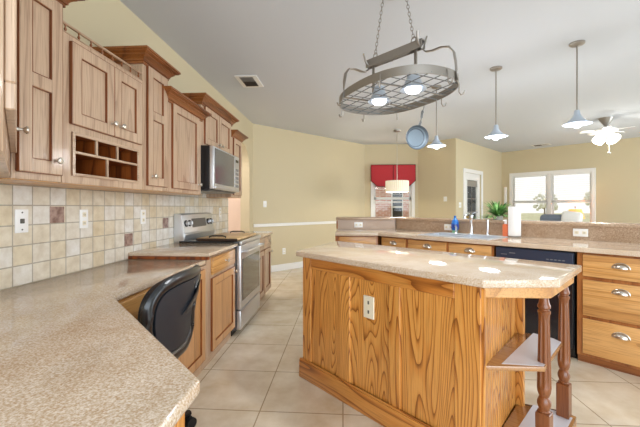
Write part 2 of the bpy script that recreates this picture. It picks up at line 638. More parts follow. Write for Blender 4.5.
# ------------------------------------------------------------------ cabinet pieces (local: x along, -y faces the room)
def door(parent, x0, x1, z0, z1, m='oak_v', mf=None, name='door', st=0.058, y=-0.018, t=0.018, rec=0.013, knob=None, pull=None, rails=(), edge='oak_edge_shade'):
    mf = mf or m
    d = MB()
    e = .0025
    d.box(x0, x0 + st, y, y + t, z0, z1, e).box(x1 - st, x1, y, y + t, z0, z1, e)
    d.box(x0 + st, x1 - st, y, y + t, z0, z0 + st, e).box(x0 + st, x1 - st, y, y + t, z1 - st, z1, e)
    for rz in rails:
        d.box(x0 + st, x1 - st, y, y + t, rz - st / 2, rz + st / 2, e)
    o = d.build(name, M[m], parent)
    MB().box(x0 + st - .003, x1 - st + .003, y + rec, y + t - .001, z0 + st - .003, z1 - st + .003).build('panel', M[mf], o)
    if edge:
        g = .0025
        b = MB()
        b.box(x0 - g, x0, y + .002, y + t, z0, z1).box(x1, x1 + g, y + .002, y + t, z0, z1).box(x0, x1, y + .002, y + t, z0 - g, z0).box(x0, x1, y + .002, y + t, z1, z1 + g)
        zs = sorted([z0 + st, z1 - st] + [q_ for rz in rails for q_ in (rz - st / 2, rz + st / 2)])
        for za, zb in zip(zs[::2], zs[1::2]):
            xa, xb = x0 + st, x1 - st
            yb = y + rec + .0005
            b.box(xa, xa + g, y + .001, yb, za, zb).box(xb - g, xb, y + .001, yb, za, zb).box(xa, xb, y + .001, yb, za, za + g).box(xa, xb, y + .001, yb, zb - g, zb)
        b.build('edge_shade', M[edge], o)  # dark strips colour in the shade on edges and lips
    if knob:
        make_knob(o, knob[0], knob[1], y)
    return o


def make_knob(parent, x, z, y):
    xf = Matrix.Translation((x, y, z)) @ Matrix.Rotation(PI / 2, 4, 'X')
    MB().lathe([(.009, 0), (.007, .004), (.005, .010), (.006, .016), (.013, .021), (.016, .027), (.013, .032), (.004, .034)], seg=16, xf=xf).build('knob', M['nickel'], parent)


def make_pull(parent, x, z, y):
    b = MB()
    w, h, dpt = .048, .036, .028

    def f(u, v):
        a, e = PI * u, PI / 2 * v
        return Vector((x + w * math.cos(a), y - dpt * math.sin(a) * math.sin(e), z + h * math.sin(a) * math.cos(e)))
    b.grid(f, 14, 7, .0018)
    b.tube([(x + (w + .004) * math.cos(PI * k / 12), y - .002, z + (h + .004) * math.sin(PI * k / 12)) for k in range(13)], .003, 6)
    b.build('cup_pull', M['nickel'], parent)


def slab(parent, x0, x1, z0, z1, m='honey_x', y=-0.019, t=0.019, knob=None, pull=None, name='drawer'):
    o = MB().box(x0, x1, y, y + t, z0, z1, .004, seg=2).build(name, M[m], parent)
    if knob:
        make_knob(o, knob[0], knob[1], y)
    if pull:
        make_pull(o, pull[0], pull[1], y)
    return o


def crown(parent, w, d, z0, left=True, right=True, h=0.085, out=0.075):
    prof = [(0.0, 0), (.012, .0), (.012, .014), (.020, .016), (.020, .024), (.026, .034), (.040, .046), (.044, .047), (.044, .055), (.058, .062), (.066, .063), (.066, .070), (.075, .072), (.075, .085), (-.004, .085)]
    b = bmesh.new()
    rows = []
    for (o, z) in prof:
        o *= out / .075
        pts = [(-(o if left else 0), d), (-(o if left else 0), -o), (w + (o if right else 0), -o), (w + (o if right else 0), d)]
        rows.append([b.verts.new((x, y, z0 + z * h / .085)) for x, y in pts])
    for i in range(len(rows) - 1):
        for k in range(3):
            b.faces.new([rows[i][k], rows[i][k + 1], rows[i + 1][k + 1], rows[i + 1][k]])
    b.faces.new([rows[-1][3], rows[-1][2], rows[-1][1], rows[-1][0]])
    b.faces.new([rows[0][0], rows[0][1], rows[0][2], rows[0][3]])
    bmesh.ops.recalc_face_normals(b, faces=b.faces[:])
    m = MB()
    m._merge(b)
    return m.build('crown_moulding', M['oak_crown'], parent, smooth=False)


XF = -1.318          # face frame plane of the wall cabinets
UD = .31


def upper(label, y0, y1, z0, z1, doors, crn=None, name='wall_cabinet', body=True):
    t = thing(name, label, 'kitchen cabinet', (XF, y0, 0), PI / 2, 'oak wall cabinets along the left wall')
    w = y1 - y0 - .002
    if body:
        MB().box(0, w, 0, UD, z0, z1, .002).build('body', M['oak_v'], t)
    MB().box(.006, w - .006, .012, UD, z0 - .003, z0).build('bottom_bounce_panel', M['honey_x'], t)  # honey tint holds the warm bounce light on the underside
    for (a, b, za, zb, kx, kz, rails) in doors:
        door(t, a - y0, b - y0, za, zb, knob=(kx - y0, kz) if kx else None, rails=rails)
    if crn:
        crown(t, w, UD, z1 - .03, *crn)
    return t


upper('tall oak wall cabinet nearest the corner, one two-panel door and crown on top', 1.29, 1.535, 1.345, 2.20,
      [(1.308, 1.522, 1.377, 2.17, 1.478, 1.438, (1.77,))], (False, True))
t = upper('low oak wall cabinet with paired doors, gallery rail on top and open cubbies below', 1.537, 2.19, 1.345, 2.06,
          [(1.582, 1.886, 1.635, 2.03, 1.864, 1.70, ()), (1.892, 2.158, 1.635, 2.03, 1.934, 1.70, ())], None, 'cubby_cabinet', body=False)
w = 2.19 - 1.537 - .002
mb = MB()
mb.box(0, .058, 0, .02, 1.345, 2.06).box(w - .05, w, 0, .02, 1.345, 2.06).box(.058, w - .05, 0, .02, 1.345, 1.383).box(.058, w - .05, 0, .02, 1.595, 2.06)
mb.box(0, .018, .02, UD, 1.345, 2.06).box(w - .018, w, .02, UD, 1.345, 2.06).box(.018, w - .018, .02, UD, 1.345, 1.375).box(.018, w - .018, .02, UD, 1.605, 2.06)
mb.build('body', M['oak_v'], t)
cb = MB().box(.058, .072, -.004, .25, 1.383, 1.597).box(w - .064, w - .05, -.004, .25, 1.383, 1.597).box(.072, w - .064, -.004, .25, 1.383, 1.396).box(.072, w - .064, -.004, .25, 1.583, 1.597)
rk = cb.build('cubby_rack', M['oak_dark'], t)
MB().box(.056, .073, -.010, -.004, 1.382, 1.598, .002).box(w - .065, w - .048, -.010, -.004, 1.382, 1.598, .002).box(.073, w - .065, -.010, -.004, 1.382, 1.397, .002).box(.073, w - .065, -.010, -.004, 1.582, 1.598, .002).build('front_edge', M['oak_x'], rk)
MB().box(.018, w - .018, .25, UD, 1.375, 1.605).box(.0725, w - .0645, .235, .25, 1.3965, 1.5825).build('cubby_back', M['oak_dark'], rk)
MB().box(.072, w - .064, .004, .235, 1.494, 1.505).build('cubby_shelf', M['oak_dark'], rk)
MB().box(.073, w - .065, -.008, .004, 1.493, 1.506, .002).build('front_edge', M['oak_x'], rk)
for xx, za, zb in ((.226, 1.505, 1.583), (.396, 1.505, 1.583), (.31, 1.396, 1.494)):
    MB().box(xx - .006, xx + .006, .004, .235, za, zb).build('cubby_divider', M['oak_dark'], rk)
    MB().box(xx - .007, xx + .007, -.007, .004, za, zb, .002).build('front_edge', M['oak_v'], rk)
gr = MB().box(0, w, 0.0, .016, 2.102, 2.114, .003).box(0, w, -.004, .02, 2.06, 2.066, .002).build('gallery_rail', M['oak_x'], t)
for i in range(8):
    xx = .03 + i * (w - .06) / 7
    MB().lathe([(.006, 2.066), (.003, 2.070), (.007, 2.082), (.003, 2.093), (.006, 2.102)], (xx, .008, 0), 10).build('spindle', M['oak_crown'], gr)
upper('tall narrow oak wall cabinet with two-panel door between gallery rail cabinet and lower crowned one', 2.192, 2.50, 1.345, 2.205,
      [(2.235, 2.488, 1.377, 2.18, 2.28, 1.44, (1.86,))], (True, True))
upper('lower oak wall cabinet with single wide door left of the microwave', 2.502, 3.13, 1.345, 2.055,
      [(2.575, 3.055, 1.377, 2.03, 3.03, 1.43, ())], (True, True))
upper('short raised oak wall cabinet with paired doors above the microwave', 3.132, 4.0, 1.81, 2.215,
      [(3.20, 3.565, 1.835, 2.19, 3.53, 1.875, ()), (3.575, 3.945, 1.835, 2.19, 3.61, 1.875, ())], (True, True))
upper('slim oak wall cabinet right of the microwave, last before the arched opening', 4.002, 4.40, 1.345, 2.09,
      [(4.06, 4.37, 1.377, 2.06, 4.09, 1.43, ())], (False, True))

# diagonal corner cabinet in the near left corner, its face at 45 degrees
t = thing('corner_cabinet', 'diagonal oak corner wall cabinet cut by the left edge of the photo', 'kitchen cabinet', (XF, 1.285, 0), -PI / 4 + PI, 'oak wall cabinets along the left wall')
t.rotation_euler = (0, 0, PI - PI / 4)
A = Vector((XF, 1.285))
q = lambda X, Y: ((Matrix.Rotation(-(PI - PI / 4), 2) @ (Vector((X, Y)) - A)).to_tuple())
B = (XF + .60, 1.285 - .60)
poly = [q(XF, 1.285), q(-1.625, 1.285), q(-1.625, .3), q(B[0], .3), q(*B)]
MB().prism(poly, 1.347, 2.2, .002).build('body', M['oak_v'], t)
wd = .46 * math.sqrt(2)
mirror = 1
# local x runs from A towards the wall side; the face lies along -x, outward is +y or -y depending on turn
fx = q(*B)[0]
x0, x1 = sorted((0, fx))
out = q(XF + .1, 1.285 + .1)[1]
sgn = -1 if out < 0 else 1
d = MB()
yA, yB = (0, sgn * .02)
ya, yb = sorted((yA, yB))
st = .06
d.box(x0 + .02, x1 - .02, ya, yb, 1.443, 1.443 + st, .003).box(x0 + .02, x1 - .02, ya, yb, 2.11, 2.17, .003)
d.box(x0 + .02, x0 + .02 + st, ya, yb, 1.443 + st, 2.11, .003).box(x1 - .02 - st, x1 - .02, ya, yb, 1.443 + st, 2.11, .003)
dd = d.build('door', M['oak_v'], t)
MB().box(x0 + .075, x1 - .075, ya + (.008 if sgn < 0 else 0), yb - (.008 if sgn > 0 else 0), 1.5, 2.115).build('panel', M['oak_v'], dd)
kx = -.045 if fx < 0 else .045
MB().lathe([(.009, 0), (.007, .004), (.005, .012), (.006, .018), (.013, .024), (.016, .030), (.013, .035), (.004, .037)], seg=16,
           xf=Matrix.Translation((kx, sgn * .02, 1.535)) @ Matrix.Rotation(-sgn * PI / 2, 4, 'X')).build('knob', M['nickel'], dd)

# ------------------------------------------------------------------ microwave, range, board
t = thing('microwave', 'stainless over-the-range microwave with dark window under short oak cabinet', 'microwave', (-1.20, 3.135, 0), PI / 2)
w = .795
MB().box(0, w, .04, .42, 1.395, 1.805, .003).build('case', M['black'], t)
dm = MB().box(.0, w * .78, 0, .04, 1.40, 1.80, .006, seg=2).build('door', M['steel'], t)
M['mw_glass'] = mat('grey_mirror_glass', '#85878b', 0.12, 0.6)
MB().box(.03, w * .755, -.003, .002, 1.45, 1.785, .002).build('window', M['mw_glass'], dm)
MB().box(.03, w * .76, -.012, 0, 1.405, 1.425, .004).build('handle', M['steel'], dm)
cp = MB().box(w * .78, w, 0, .04, 1.40, 1.80, .006, seg=2).build('control_panel', M['steel'], t)
MB().box(w * .83, w * .95, -.002, .001, 1.73, 1.76, .001).build('display', M['screen'], cp)
k = MB()
for i in range(3):
    for j in range(5):
        k.box(w * .82 + i * .04, w * .82 + i * .04 + .03, -.002, .001, 1.45 + j * .045, 1.48 + j * .045, .001)
k.build('buttons', M['mw_glass'], cp)
MB().box(.05, w - .05, .05, .38, 1.383, 1.395).build('vent_grille', M['steel_side'], t)

t = thing('range', 'stainless electric range with raised control panel, wooden cover over its cooktop', 'stove', (-.975, 3.20, 0), PI / 2)
w, D = .765, .645
MB().box(0, w, 0.03, D, .06, .885, .003).build('body', M['steel_side'], t)
MB().box(0.02, w - .02, .08, D - .05, 0, .06).build('plinth', M['black'], t)
ct = MB().box(-.005, w + .005, 0.0, D - .06, .885, .905, .004, seg=2).build('cooktop', M['black_gloss'], t)
MB().box(-.006, w + .006, -.022, .0, .872, .906, .006, seg=2).build('front_trim', M['steel'], ct)
od = MB().box(0.004, w - .004, -.012, .03, .255, .865, .008, seg=2).build('oven_door', M['steel'], t)
MB().box(.05, w - .05, -.016, -.008, .33, .73, .003).build('oven_window', M['glass_dark'], od)
MB().tube([(.05, -.012, .80), (.05, -.058, .805), (.16, -.066, .805), (w - .16, -.066, .805), (w - .05, -.058, .805), (w - .05, -.012, .80)], .012).build('oven_handle', M['steel'], od)
MB().box(0.004, w - .004, -.012, .03, .065, .245, .008, seg=2).build('storage_drawer', M['steel'], t)
bg = MB()
bg.prism([(0.0, .0), (0, 0)], 0, 0) if False else None
prof = [(D - .10, .885), (D - .12, .965), (D - .105, .978), (D - .078, 1.155), (D - .062, 1.165), (D - .005, 1.165), (D - .005, .885)]
m = Matrix(((0, 0, 1, 0), (1, 0, 0, 0), (0, 1, 0, 0), (0, 0, 0, 1)))
bgo = MB().prism(prof, 0, w, .003, m).build('backguard', M['steel'], t)
sl = Matrix.Translation((0, D - .0915, 1.068)) @ Matrix.Rotation(-math.atan2(.027, .177), 4, 'X')
MB().box(w * .27, w * .72, -.004, .002, -.045, .045, .002, xf=sl).build('clock_panel', M['steel_side'], bgo)
for i, xx in enumerate((.07, .15, .62, .70)):
    kb = MB().cyl((xx, 0, 0), (xx, -.008, 0), .032, .032, 20, xf=sl).build('control_knob', M['black'], bgo)
    MB().cyl((xx, -.008, 0), (xx, -.03, 0), .022, .018, 20, xf=sl).box(xx - .004, xx + .004, -.034, -.012, -.016, .016, .001, xf=sl).build('knob_cap', M['steel'], kb)

t = thing('stove_cover_board', 'wooden stove cover with two black handles lying on the cooktop', 'cutting board', (-1.27, 3.58, .907), 0)
MB().box(-.13, .27, -.36, .36, 0.002, .024, .005, seg=2).build('board', M['board'], t)
MB().box(-.13, .27, -.366, -.36, 0.002, .022, .002).box(-.136, -.13, -.366, .36, 0.002, .022, .002).build('board_edge_shade', M['toe'], t)  # dark strips paint the shade on two sides of the board
for yy in (-.32, .31):
    MB().tube([(-.02, yy, .022), (-.02, yy, .036), (.01, yy, .044), (.11, yy, .044), (.14, yy, .036), (.14, yy, .022)], .007).build('handle', M['black'], t)

# ------------------------------------------------------------------ left base run: raised counter by the range and the lower desk
def base_body(t, w, d=.60, ztop=.845, m='oak_v', toe=.095, back=.07):
    MB().box(0, w, 0, d, toe, ztop, .002).build('body', M[m], t)
    MB().box(0.0, w, back, d, 0, toe).build('toe_kick', M['oak_x'], t)


XB = -1.02
t = thing('base_cabinet', 'oak base cabinet with one drawer over one door left of the range', 'kitchen cabinet', (XB, 2.52, 0), PI / 2, 'oak base cabinets along the left wall')
base_body(t, .67, back=.035)
slab(t, .085, .635, .705, .838, 'honey_x', knob=(.37, .775))
door(t, .085, .635, .115, .675, 'honey_v', knob=(.605, .64))
t = thing('base_cabinet', 'short run of oak base cabinet right of the range at the arched opening', 'kitchen cabinet', (XB, 3.975, 0), PI / 2, 'oak base cabinets along the left wall')
base_body(t, .82, ztop=.85)
slab(t, .03, .39, .705, .838, 'oak_x', knob=(.21, .775))
slab(t, .42, .79, .705, .838, 'oak_x', knob=(.6, .775))
door(t, .03, .39, .115, .675, 'oak_v', knob=(.07, .62))
door(t, .42, .79, .115, .675, 'oak_v', knob=(.75, .62))
t = thing('desk_cabinet', 'low oak desk cabinet with one plain door beside the black office chair', 'kitchen cabinet', (XB, 1.98, 0), PI / 2, 'oak base cabinets along the left wall')
base_body(t, .537, ztop=.795, back=.035)
door(t, .03, .48, .115, .775, 'honey_v')
t = thing('desk_apron', 'oak apron drawer under the lower granite desk behind the office chair', 'drawer', (XB - .02, 1.30, .66), PI / 2)
MB().box(0.0, .675, 0, .5, .0, .133, .002).build('apron_box', M['honey_x'], t)
MB().box(.12, .65, -.018, 0, .01, .125, .004).build('drawer_front', M['honey_x'], t)
t = thing('beadboard_cabinet', 'oak beadboard base under the near corner of the granite desk', 'kitchen cabinet', (-.37, -.6, 0), 0)
MB().box(-.58, 0, 0, 1.372, .0, .798, .002).build('body', M['isl_v'], t)
mb = MB()
for i in range(30):
    mb.box(.0, .012, .005 + i * .0455, .046 + i * .0455, .09, .795, .006)
mb.build('beadboard', M['isl_v'], t)
MB().box(0, .02, 0, 1.345, 0, .09, .004).build('baseboard', M['isl_v'], t)

c = MB().prism([(-1.617, -.6), (-1.617, 2.515), (XB, 2.515), (XB, 1.47), (-.325, .772), (-.325, -.6)], .80, .836, .010, seg=3).build('desk_countertop', M['granite'])
tag(c, 'large lower beige granite desk top filling the bottom left corner', 'countertop')
c = MB().prism([(-1.617, 2.495), (-1.617, 3.19), (-.985, 3.19), (-.985, 2.495)], .860, .888, .008, seg=3)
c = c.build('range_countertop', M['granite'])
tag(c, 'raised beige granite worktop stepping up between desk and range', 'countertop')
MB().box(-1.615, -.995, 2.498, 2.518, .837, .860).build('step_trim', M['oak_dark'], c)
c = MB().prism([(-1.617, 3.975), (-1.617, 4.80), (-.985, 4.80), (-.985, 3.975)], .850, .888, .008, seg=3).build('end_countertop', M['granite'])
tag(c, 'beige granite worktop beyond the range, ending at the arched opening', 'countertop')

# ------------------------------------------------------------------ office chair
CH = Vector((-1.0, 1.62, 0))
t = thing('office_chair', 'black padded office chair pushed under the granite desk', 'chair', CH, 0)


OUT = [(1.935, .879), (1.90, .900), (1.78, .910), (1.659, .92), (1.56, .927), (1.467, .927), (1.356, .917), (1.29, .890), (1.255, .845), (1.25, .79), (1.262, .72), (1.30, .64), (1.36, .585), (1.45, .55), (1.567, .535), (1.67, .532), (1.75, .56), (1.775, .60), (1.765, .66), (1.735, .726), (1.745, .77), (1.785, .815), (1.84, .85)]


def smooth_loop(P, k=4):
    o = []
    n = len(P)
    for i in range(n):
        a, b, c, d = (Vector(P[(i + j - 1) % n]) for j in range(4))
        for q_ in range(k):
            t_ = q_ / k
            o.append(.5 * ((2 * b) + (c - a) * t_ + (2 * a - 5 * b + 4 * c - d) * t_ ** 2 + (3 * b - a - 3 * c + d) * t_ ** 3))
    return o


OL = smooth_loop([(y + .035 * max(0, (1.5 - y) / .25) - CH.y, z) for y, z in OUT])
CB = Vector((1.50 - CH.y, .74))


def bend(p, off=0.0):
    return Vector((.245 - .55 * (p.x - CB.x) ** 2 + .10 * (p.y - CB.y) + off, p.x, p.y))


def shell(s_, off, thick):
    b = bmesh.new()
    rings = [[b.verts.new(bend(CB + (p - CB) * s_ * f_, off)) for p in OL] for f_ in (1, .8, .6, .4, .2)]
    c_ = b.verts.new(bend(CB, off))
    n = len(OL)
    for A_, B_ in zip(rings[:-1], rings[1:]):
        for i in range(n):
            b.faces.new([A_[i], A_[(i + 1) % n], B_[(i + 1) % n], B_[i]])
    for i in range(n):
        b.faces.new([rings[-1][i], rings[-1][(i + 1) % n], c_])
    bmesh.ops.recalc_face_normals(b, faces=b.faces[:])
    bmesh.ops.solidify(b, geom=b.faces[:], thickness=thick)
    bmesh.ops.recalc_face_normals(b, faces=b.faces[:])
    m = MB()
    return m._merge(b)


bk = shell(.95, 0, .03).build('backrest', M['leather'], t)
MB().tube([bend(CB + (p - CB) * .91, .004) for p in OL], .025, 10, closed=True, flat=(.022, .026)).build('back_rim', M['leather'], bk)
shell(.76, .016, .012).build('back_panel', M['leather_in'], bk)
MB().box(-.30, .13, -.24, .20, .41, .48, .03, seg=3).build('seat', M['leather'], t)
MB().tube([(.0, 0, .40), (.12, -.06, .40), (.19, -.09, .45), (.20, -.10, .60)], .02, flat=(.03, .012)).build('back_support', M['black'], t)
MB().cyl((0, 0, .1), (0, 0, .41), .025).cyl((0, 0, .08), (0, 0, .22), .035).build('gas_column', M['black'], t)
for k in range(5):
    a = math.radians(60 + 72 * k)
    e = Vector((math.cos(a) * .29, math.sin(a) * .29, .085))
    lg = MB().tube([(0, 0, .11), (e.x * .5, e.y * .5, .105), e], .016, flat=(.022, .014)).build('leg', M['black'], t)
    n = Vector((-math.sin(a), math.cos(a), 0)) * .012
    ee = Vector((e.x, e.y, .031))
    MB().cyl(ee - n * 2.2, ee - n * .6, .030, seg=16).cyl(ee + n * .6, ee + n * 2.2, .030, seg=16).cyl(ee, (e.x, e.y, .085), .008).build('caster', M['rubber'], lg)

# ------------------------------------------------------------------ island
F0, E0 = Vector((-.283, 2.498)), Vector((.622, 1.594))
G0, K0 = Vector((.99, 2.06)), Vector((.16, 2.95))
u = (E0 - F0).normalized()
n = Vector((u.y, -u.x))        # towards the camera
rz = math.atan2(u.y, u.x)
Lf = (E0 - F0).length
loc = Vector((F0.x, F0.y, 0))
t = thing('kitchen_island', 'angled oak kitchen island with panelled face and open shelves at its end', 'kitchen island', loc, rz)
Rm = Matrix.Rotation(-rz, 2)
q = lambda p: Rm @ (Vector(p) - F0)


def qs(*ps):
    return [tuple(q(p)) for p in ps]


body = qs(F0, E0, G0, (.80, 2.30), K0)
MB().prism([(p[0], p[1] + (.012 if i < 2 else 0)) for i, p in enumerate(body)], 0.0, .874, .001).build('body', M['isl_v'], t)
# frame of stiles and rails on the long face
ff = MB()
xs = [0.0, .075]
pan = [(.075, .285), (.355, .600), (.675, 1.145)]
pan = [(.088, .375), (.470, .770), (.845, 1.155)]
y0, y1 = -.012, .012
edges = [0.0] + [v for p in pan for v in p] + [Lf]
for i in range(0, len(edges), 2):
    MB().box(edges[i], edges[i + 1], y0, y1, .13, .874 if i in (0, len(edges) - 2) else .795, .003).build('stile', M['isl_v'], t)
MB().box(edges[1], edges[-2], y0, y1, .795, .874, .003).build('rail', M['isl_x'], t)
for a, b in pan:
    MB().box(a - .002, b + .002, -.002, .012, .128, .798).build('panel', M['isl_v'], t)
MB().box(-.02, Lf + .015, -.030, -.012, 0, .125, .006, seg=2).box(-.02, Lf + .015, -.026, -.012, .125, .135, .004).box(-.022, 0.0, -.03, .62, 0, .13, .004).build('baseboard', M['isl_x'], t)
# end panel with beadboard behind the open shelves
q0, q1 = q(E0), q(G0)
d2 = (q1 - q0)
Ls = d2.length
rs = math.atan2(d2.y, d2.x)
xf = Matrix.Translation((q0.x, q0.y, 0)) @ Matrix.Rotation(rs, 4, 'Z')
bd = MB().box(0, .03, -.014, .01, .11, .86, .003, xf=xf)
nb = int((Ls - .035) / .038)
for i in range(nb):
    bd.box(.032 + i * .038, .032 + i * .038 + .037, -.010, .004, .11, .87, .005, xf=xf)
bd.build('beadboard', M['isl_v'], t)
MB().box(-.0, .062, -.012, .014, 0.0, .874, .003, xf=Matrix.Translation((q1.x - .01, q1.y - .012, 0))).build('back_stile', M['isl_v'], t)
P1, P2 = Vector((.925, 1.655)), Vector((1.182, 1.933))
sh = [E0 + Vector((.0, .0)), Vector((.925, 1.600)), P1 + Vector((.02, -.0)), P2 + Vector((.0, -.02)), P2 + Vector((-.02, .04)), G0 + Vector((.055, -.02)), G0 + Vector((.0, -.01))]
sh = [E0 + Vector((.012, .006)), Vector((.90, 1.603)), Vector((1.16, 1.905)), Vector((1.145, 1.965)), G0 + Vector((.06, -.035)), G0 + Vector((.012, -.008))]
ins = lambda d: [(p.x, p.y) for p in sh]
s1_ = MB().prism(qs(*[tuple(p) for p in sh]), .493, .515, .003)
M['shelf'] = oak('shelf_varnish', '#c0905f', '#b07f4e', '#8b5d34', 'x', 5, 0.16, 0.8, contrast=.5)
so = s1_.build('shelf', M['shelf'], t)
M['glare'] = mat('pale_shelf_glare', '#d9d8de', 0.25)  # pale sheet paints in the light falling on the shelves
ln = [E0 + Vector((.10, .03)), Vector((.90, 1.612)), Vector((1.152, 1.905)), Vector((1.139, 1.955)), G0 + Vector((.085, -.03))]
MB().prism(qs(*[tuple(p) for p in ln]), .515, .5165).build('shelf_glare', M['glare'], so, label='pale glare sheet')
bt = [E0 + Vector((.012, .006)), Vector((.955, 1.594)), Vector((1.245, 1.93)), Vector((1.20, 1.985)), G0 + Vector((.07, -.03)), G0 + Vector((.012, -.008))]
bo_ = MB().prism(qs(*[tuple(p) for p in bt]), .09, .110, .003).build('bottom_shelf', M['shelf'], t)
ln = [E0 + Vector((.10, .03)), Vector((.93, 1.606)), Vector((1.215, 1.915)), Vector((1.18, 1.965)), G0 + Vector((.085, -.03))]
MB().prism(qs(*[tuple(p) for p in ln]), .110, .1115).build('shelf_glare', M['glare'], bo_, label='pale glare sheet')
kb = MB()
for a, b in zip(bt[:4], bt[1:5]):
    qa, qb = q(a), q(b)
    ang = math.atan2(qb.y - qa.y, qb.x - qa.x)
    kb.box(0, (qb - qa).length, -.0, .016, 0, .105, .003, xf=Matrix.Translation((qa.x, qa.y, 0)) @ Matrix.Rotation(ang, 4, 'Z'))
kb.build('plinth', M['isl_x'], t)
# apron under the counter overhang
ap = [E0 + Vector((.01, 0)), Vector((.925, 1.600)), Vector((1.235, 1.935))]
am = MB()
for a, b in zip(ap[:-1], ap[1:]):
    qa, qb = q(a), q(b)
    ang = math.atan2(qb.y - qa.y, qb.x - qa.x)
    am.box(0, (qb - qa).length, 0, .02, .822, .875, .003, xf=Matrix.Translation((qa.x, qa.y, 0)) @ Matrix.Rotation(ang, 4, 'Z'))
am.build('apron', M['honey_x'], t)


def post(c):
    flt = lambda a, z: 1 - .16 * abs(math.sin(a * 5)) ** .7 if .40 < z < .735 else 1.0
    prof = [(.012, .282), (.026, .285), (.030, .292), (.024, .298), (.026, .304), (.033, .322), (.033, .335), (.026, .352), (.021, .358), (.026, .366), (.031, .378), (.034, .40), (.0345, .41)]
    prof += [(.0345 - .0085 * (i / 12), .41 + .325 * i / 12) for i in range(1, 13)]
    prof += [(.030, .742), (.031, .752), (.024, .757), (.024, .762), (.031, .768), (.031, .778), (.026, .786), (.022, .805), (.017, .828), (.012, .83)]
    prof = [(a_ * .86, b_) for a_, b_ in prof]
    k = MB().lathe(prof, (c.x, c.y, 0), 40, flt).box(c.x - .029, c.x + .029, c.y - .029, c.y + .029, .112, .287, .003)
    return k.build('post', M['post'], t)


for P in (P1, P2):
    qq = q(P)
    post(Vector((qq.x, qq.y, 0)))
# outlet on the long face
op = MB().box(.582, .660, -.010, .0, .572, .703, .002).build('outlet', M['cream'], t)
MB().box(.615, .627, -.0115, -.008, .60, .62, .001).box(.615, .627, -.0115, -.008, .655, .675, .001).build('socket', M['slot'], op)

top = [(-.34, 2.466), (.609, 1.543), (.946, 1.574), (1.295, 1.964), (-.058, 3.229)]
cx = sum(p[0] for p in top) / 5
cy = sum(p[1] for p in top) / 5
o = MB().prism([(p[0] - cx, p[1] - cy) for p in top], 0, .038, .007, seg=3).build('island_countertop', M['granite'])
o.location = (cx, cy, .876)
tag(o, 'many-sided beige granite top on the oak island', 'countertop')

# ------------------------------------------------------------------ peninsula with sink, dishwasher, drawers and raised bar
PO = Vector((.43, 4.25, 0))
RZ = -PI / 4


def pw(x, y, z=0.0):
    return Vector((PO.x + (x + y) * R2, PO.y + (y - x) * R2, z))


GP = 'oak base cabinets of the sink counter'


def pbase(label, x0, x1, name='base_cabinet', m='oak_frame', open_top=False):
    t = thing(name, label, 'kitchen cabinet', pw(x0, .045), RZ, GP)
    wb = x1 - x0 - .002
    if open_top:
        MB().box(0, wb, 0, .02, .06, .872).box(0, .018, .02, .66, .06, .872).box(wb - .018, wb, .02, .66, .06, .872).box(.018, wb - .018, .64, .66, .06, .872).box(.018, wb - .018, .02, .64, .06, .08).build('body', M[m], t)
    else:
        MB().box(0, wb, 0, .66, .06, .872, .002).build('body', M[m], t)
    MB().box(0, x1 - x0 - .002, .03, .66, 0, .06).build('toe_kick', M['oak_crown'], t)
    return t


t = thing('base_cabinet', 'oak base cabinet at the far left end of the sink counter', 'kitchen cabinet', (-.065, 4.285, 0), 0, GP)
MB().prism([(0, 0), (.49, 0), (.72, .66), (0, .66)], .06, .872, .002).build('body', M['oak_frame'], t)
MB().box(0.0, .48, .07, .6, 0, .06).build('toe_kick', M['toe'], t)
MB().box(-.029, -.002, -.035, .64, 0, .874, .003).box(-.029, -.008, .655, .68, .917, 1.04, .003).tube([(-.018, .655, .92), (-.018, .64, .95), (-.018, .64, .985), (-.018, .62, 1.02), (-.018, .61, 1.04)], .010).build('end_board', M['oak_crown'], t)
slab(t, .02, .47, .70, .862, 'honey_x')
door(t, .02, .47, .09, .68, 'honey_v')
t = pbase('narrow oak base cabinet just right of the bend in the sink counter', .01, .39)
slab(t, .02, .36, .70, .862, 'honey_x', pull=(.19, .79))
door(t, .02, .36, .09, .68, 'honey_v')
t = pbase('oak sink base cabinet with two false drawer fronts', .39, 1.345, open_top=True)
slab(t, .02, .48, .70, .862, 'honey_x', pull=(.26, .79))
slab(t, .51, .935, .70, .862, 'honey_x', pull=(.73, .79))
door(t, .02, .48, .09, .68, 'honey_v')
door(t, .51, .935, .09, .68, 'honey_v')
t = pbase('oak base cabinet with three wide drawers right of the dishwasher', 1.98, 2.545, 'drawer_cabinet')
for za, zb, pz in ((.69, .858, .775), (.384, .662, .585), (.085, .358, .265)):
    slab(t, .04, .525, za, zb, 'honey_x', pull=(.27, pz))
t = pbase('oak base cabinet at the right edge of the photo beside the three drawers', 2.55, 2.95)
slab(t, .03, .37, .70, .862, 'honey_x', pull=(.2, .78))
door(t, .03, .37, .09, .68, 'honey_v')

t = thing('dishwasher', 'black built-in dishwasher between the sink and the wide drawers', 'dishwasher', pw(1.365, .045), RZ)
MB().box(0, .598, .02, .6, .03, .868).build('tub', M['black'], t)
MB().box(0.0, .598, .06, .1, .0, .09).build('kick_plate', M['black'], t)
MB().box(0.003, .595, -.022, .02, .095, .70, .005).build('door', M['navy'], t)
cp = MB().box(0.003, .595, -.026, .02, .705, .862, .006).build('control_panel', M['navy_panel'], t)
MB().box(.12, .33, -.03, -.02, .72, .745, .004).build('handle', M['black_gloss'], cp)
k = MB()
for i in range(5):
    k.box(.41 + i * .028, .428 + i * .028, -.0275, -.02, .765, .772).box(.41 + i * .028, .428 + i * .028, -.0275, -.02, .79, .797)
k.build('buttons', M['wire'], cp)
MB().box(.05, .10, -.0275, -.02, .80, .806).build('indicator_mark', M['wire'], cp)
MB().box(.12, .17, -.0275, -.02, .815, .823).build('indicator_mark', M['wire'], cp)

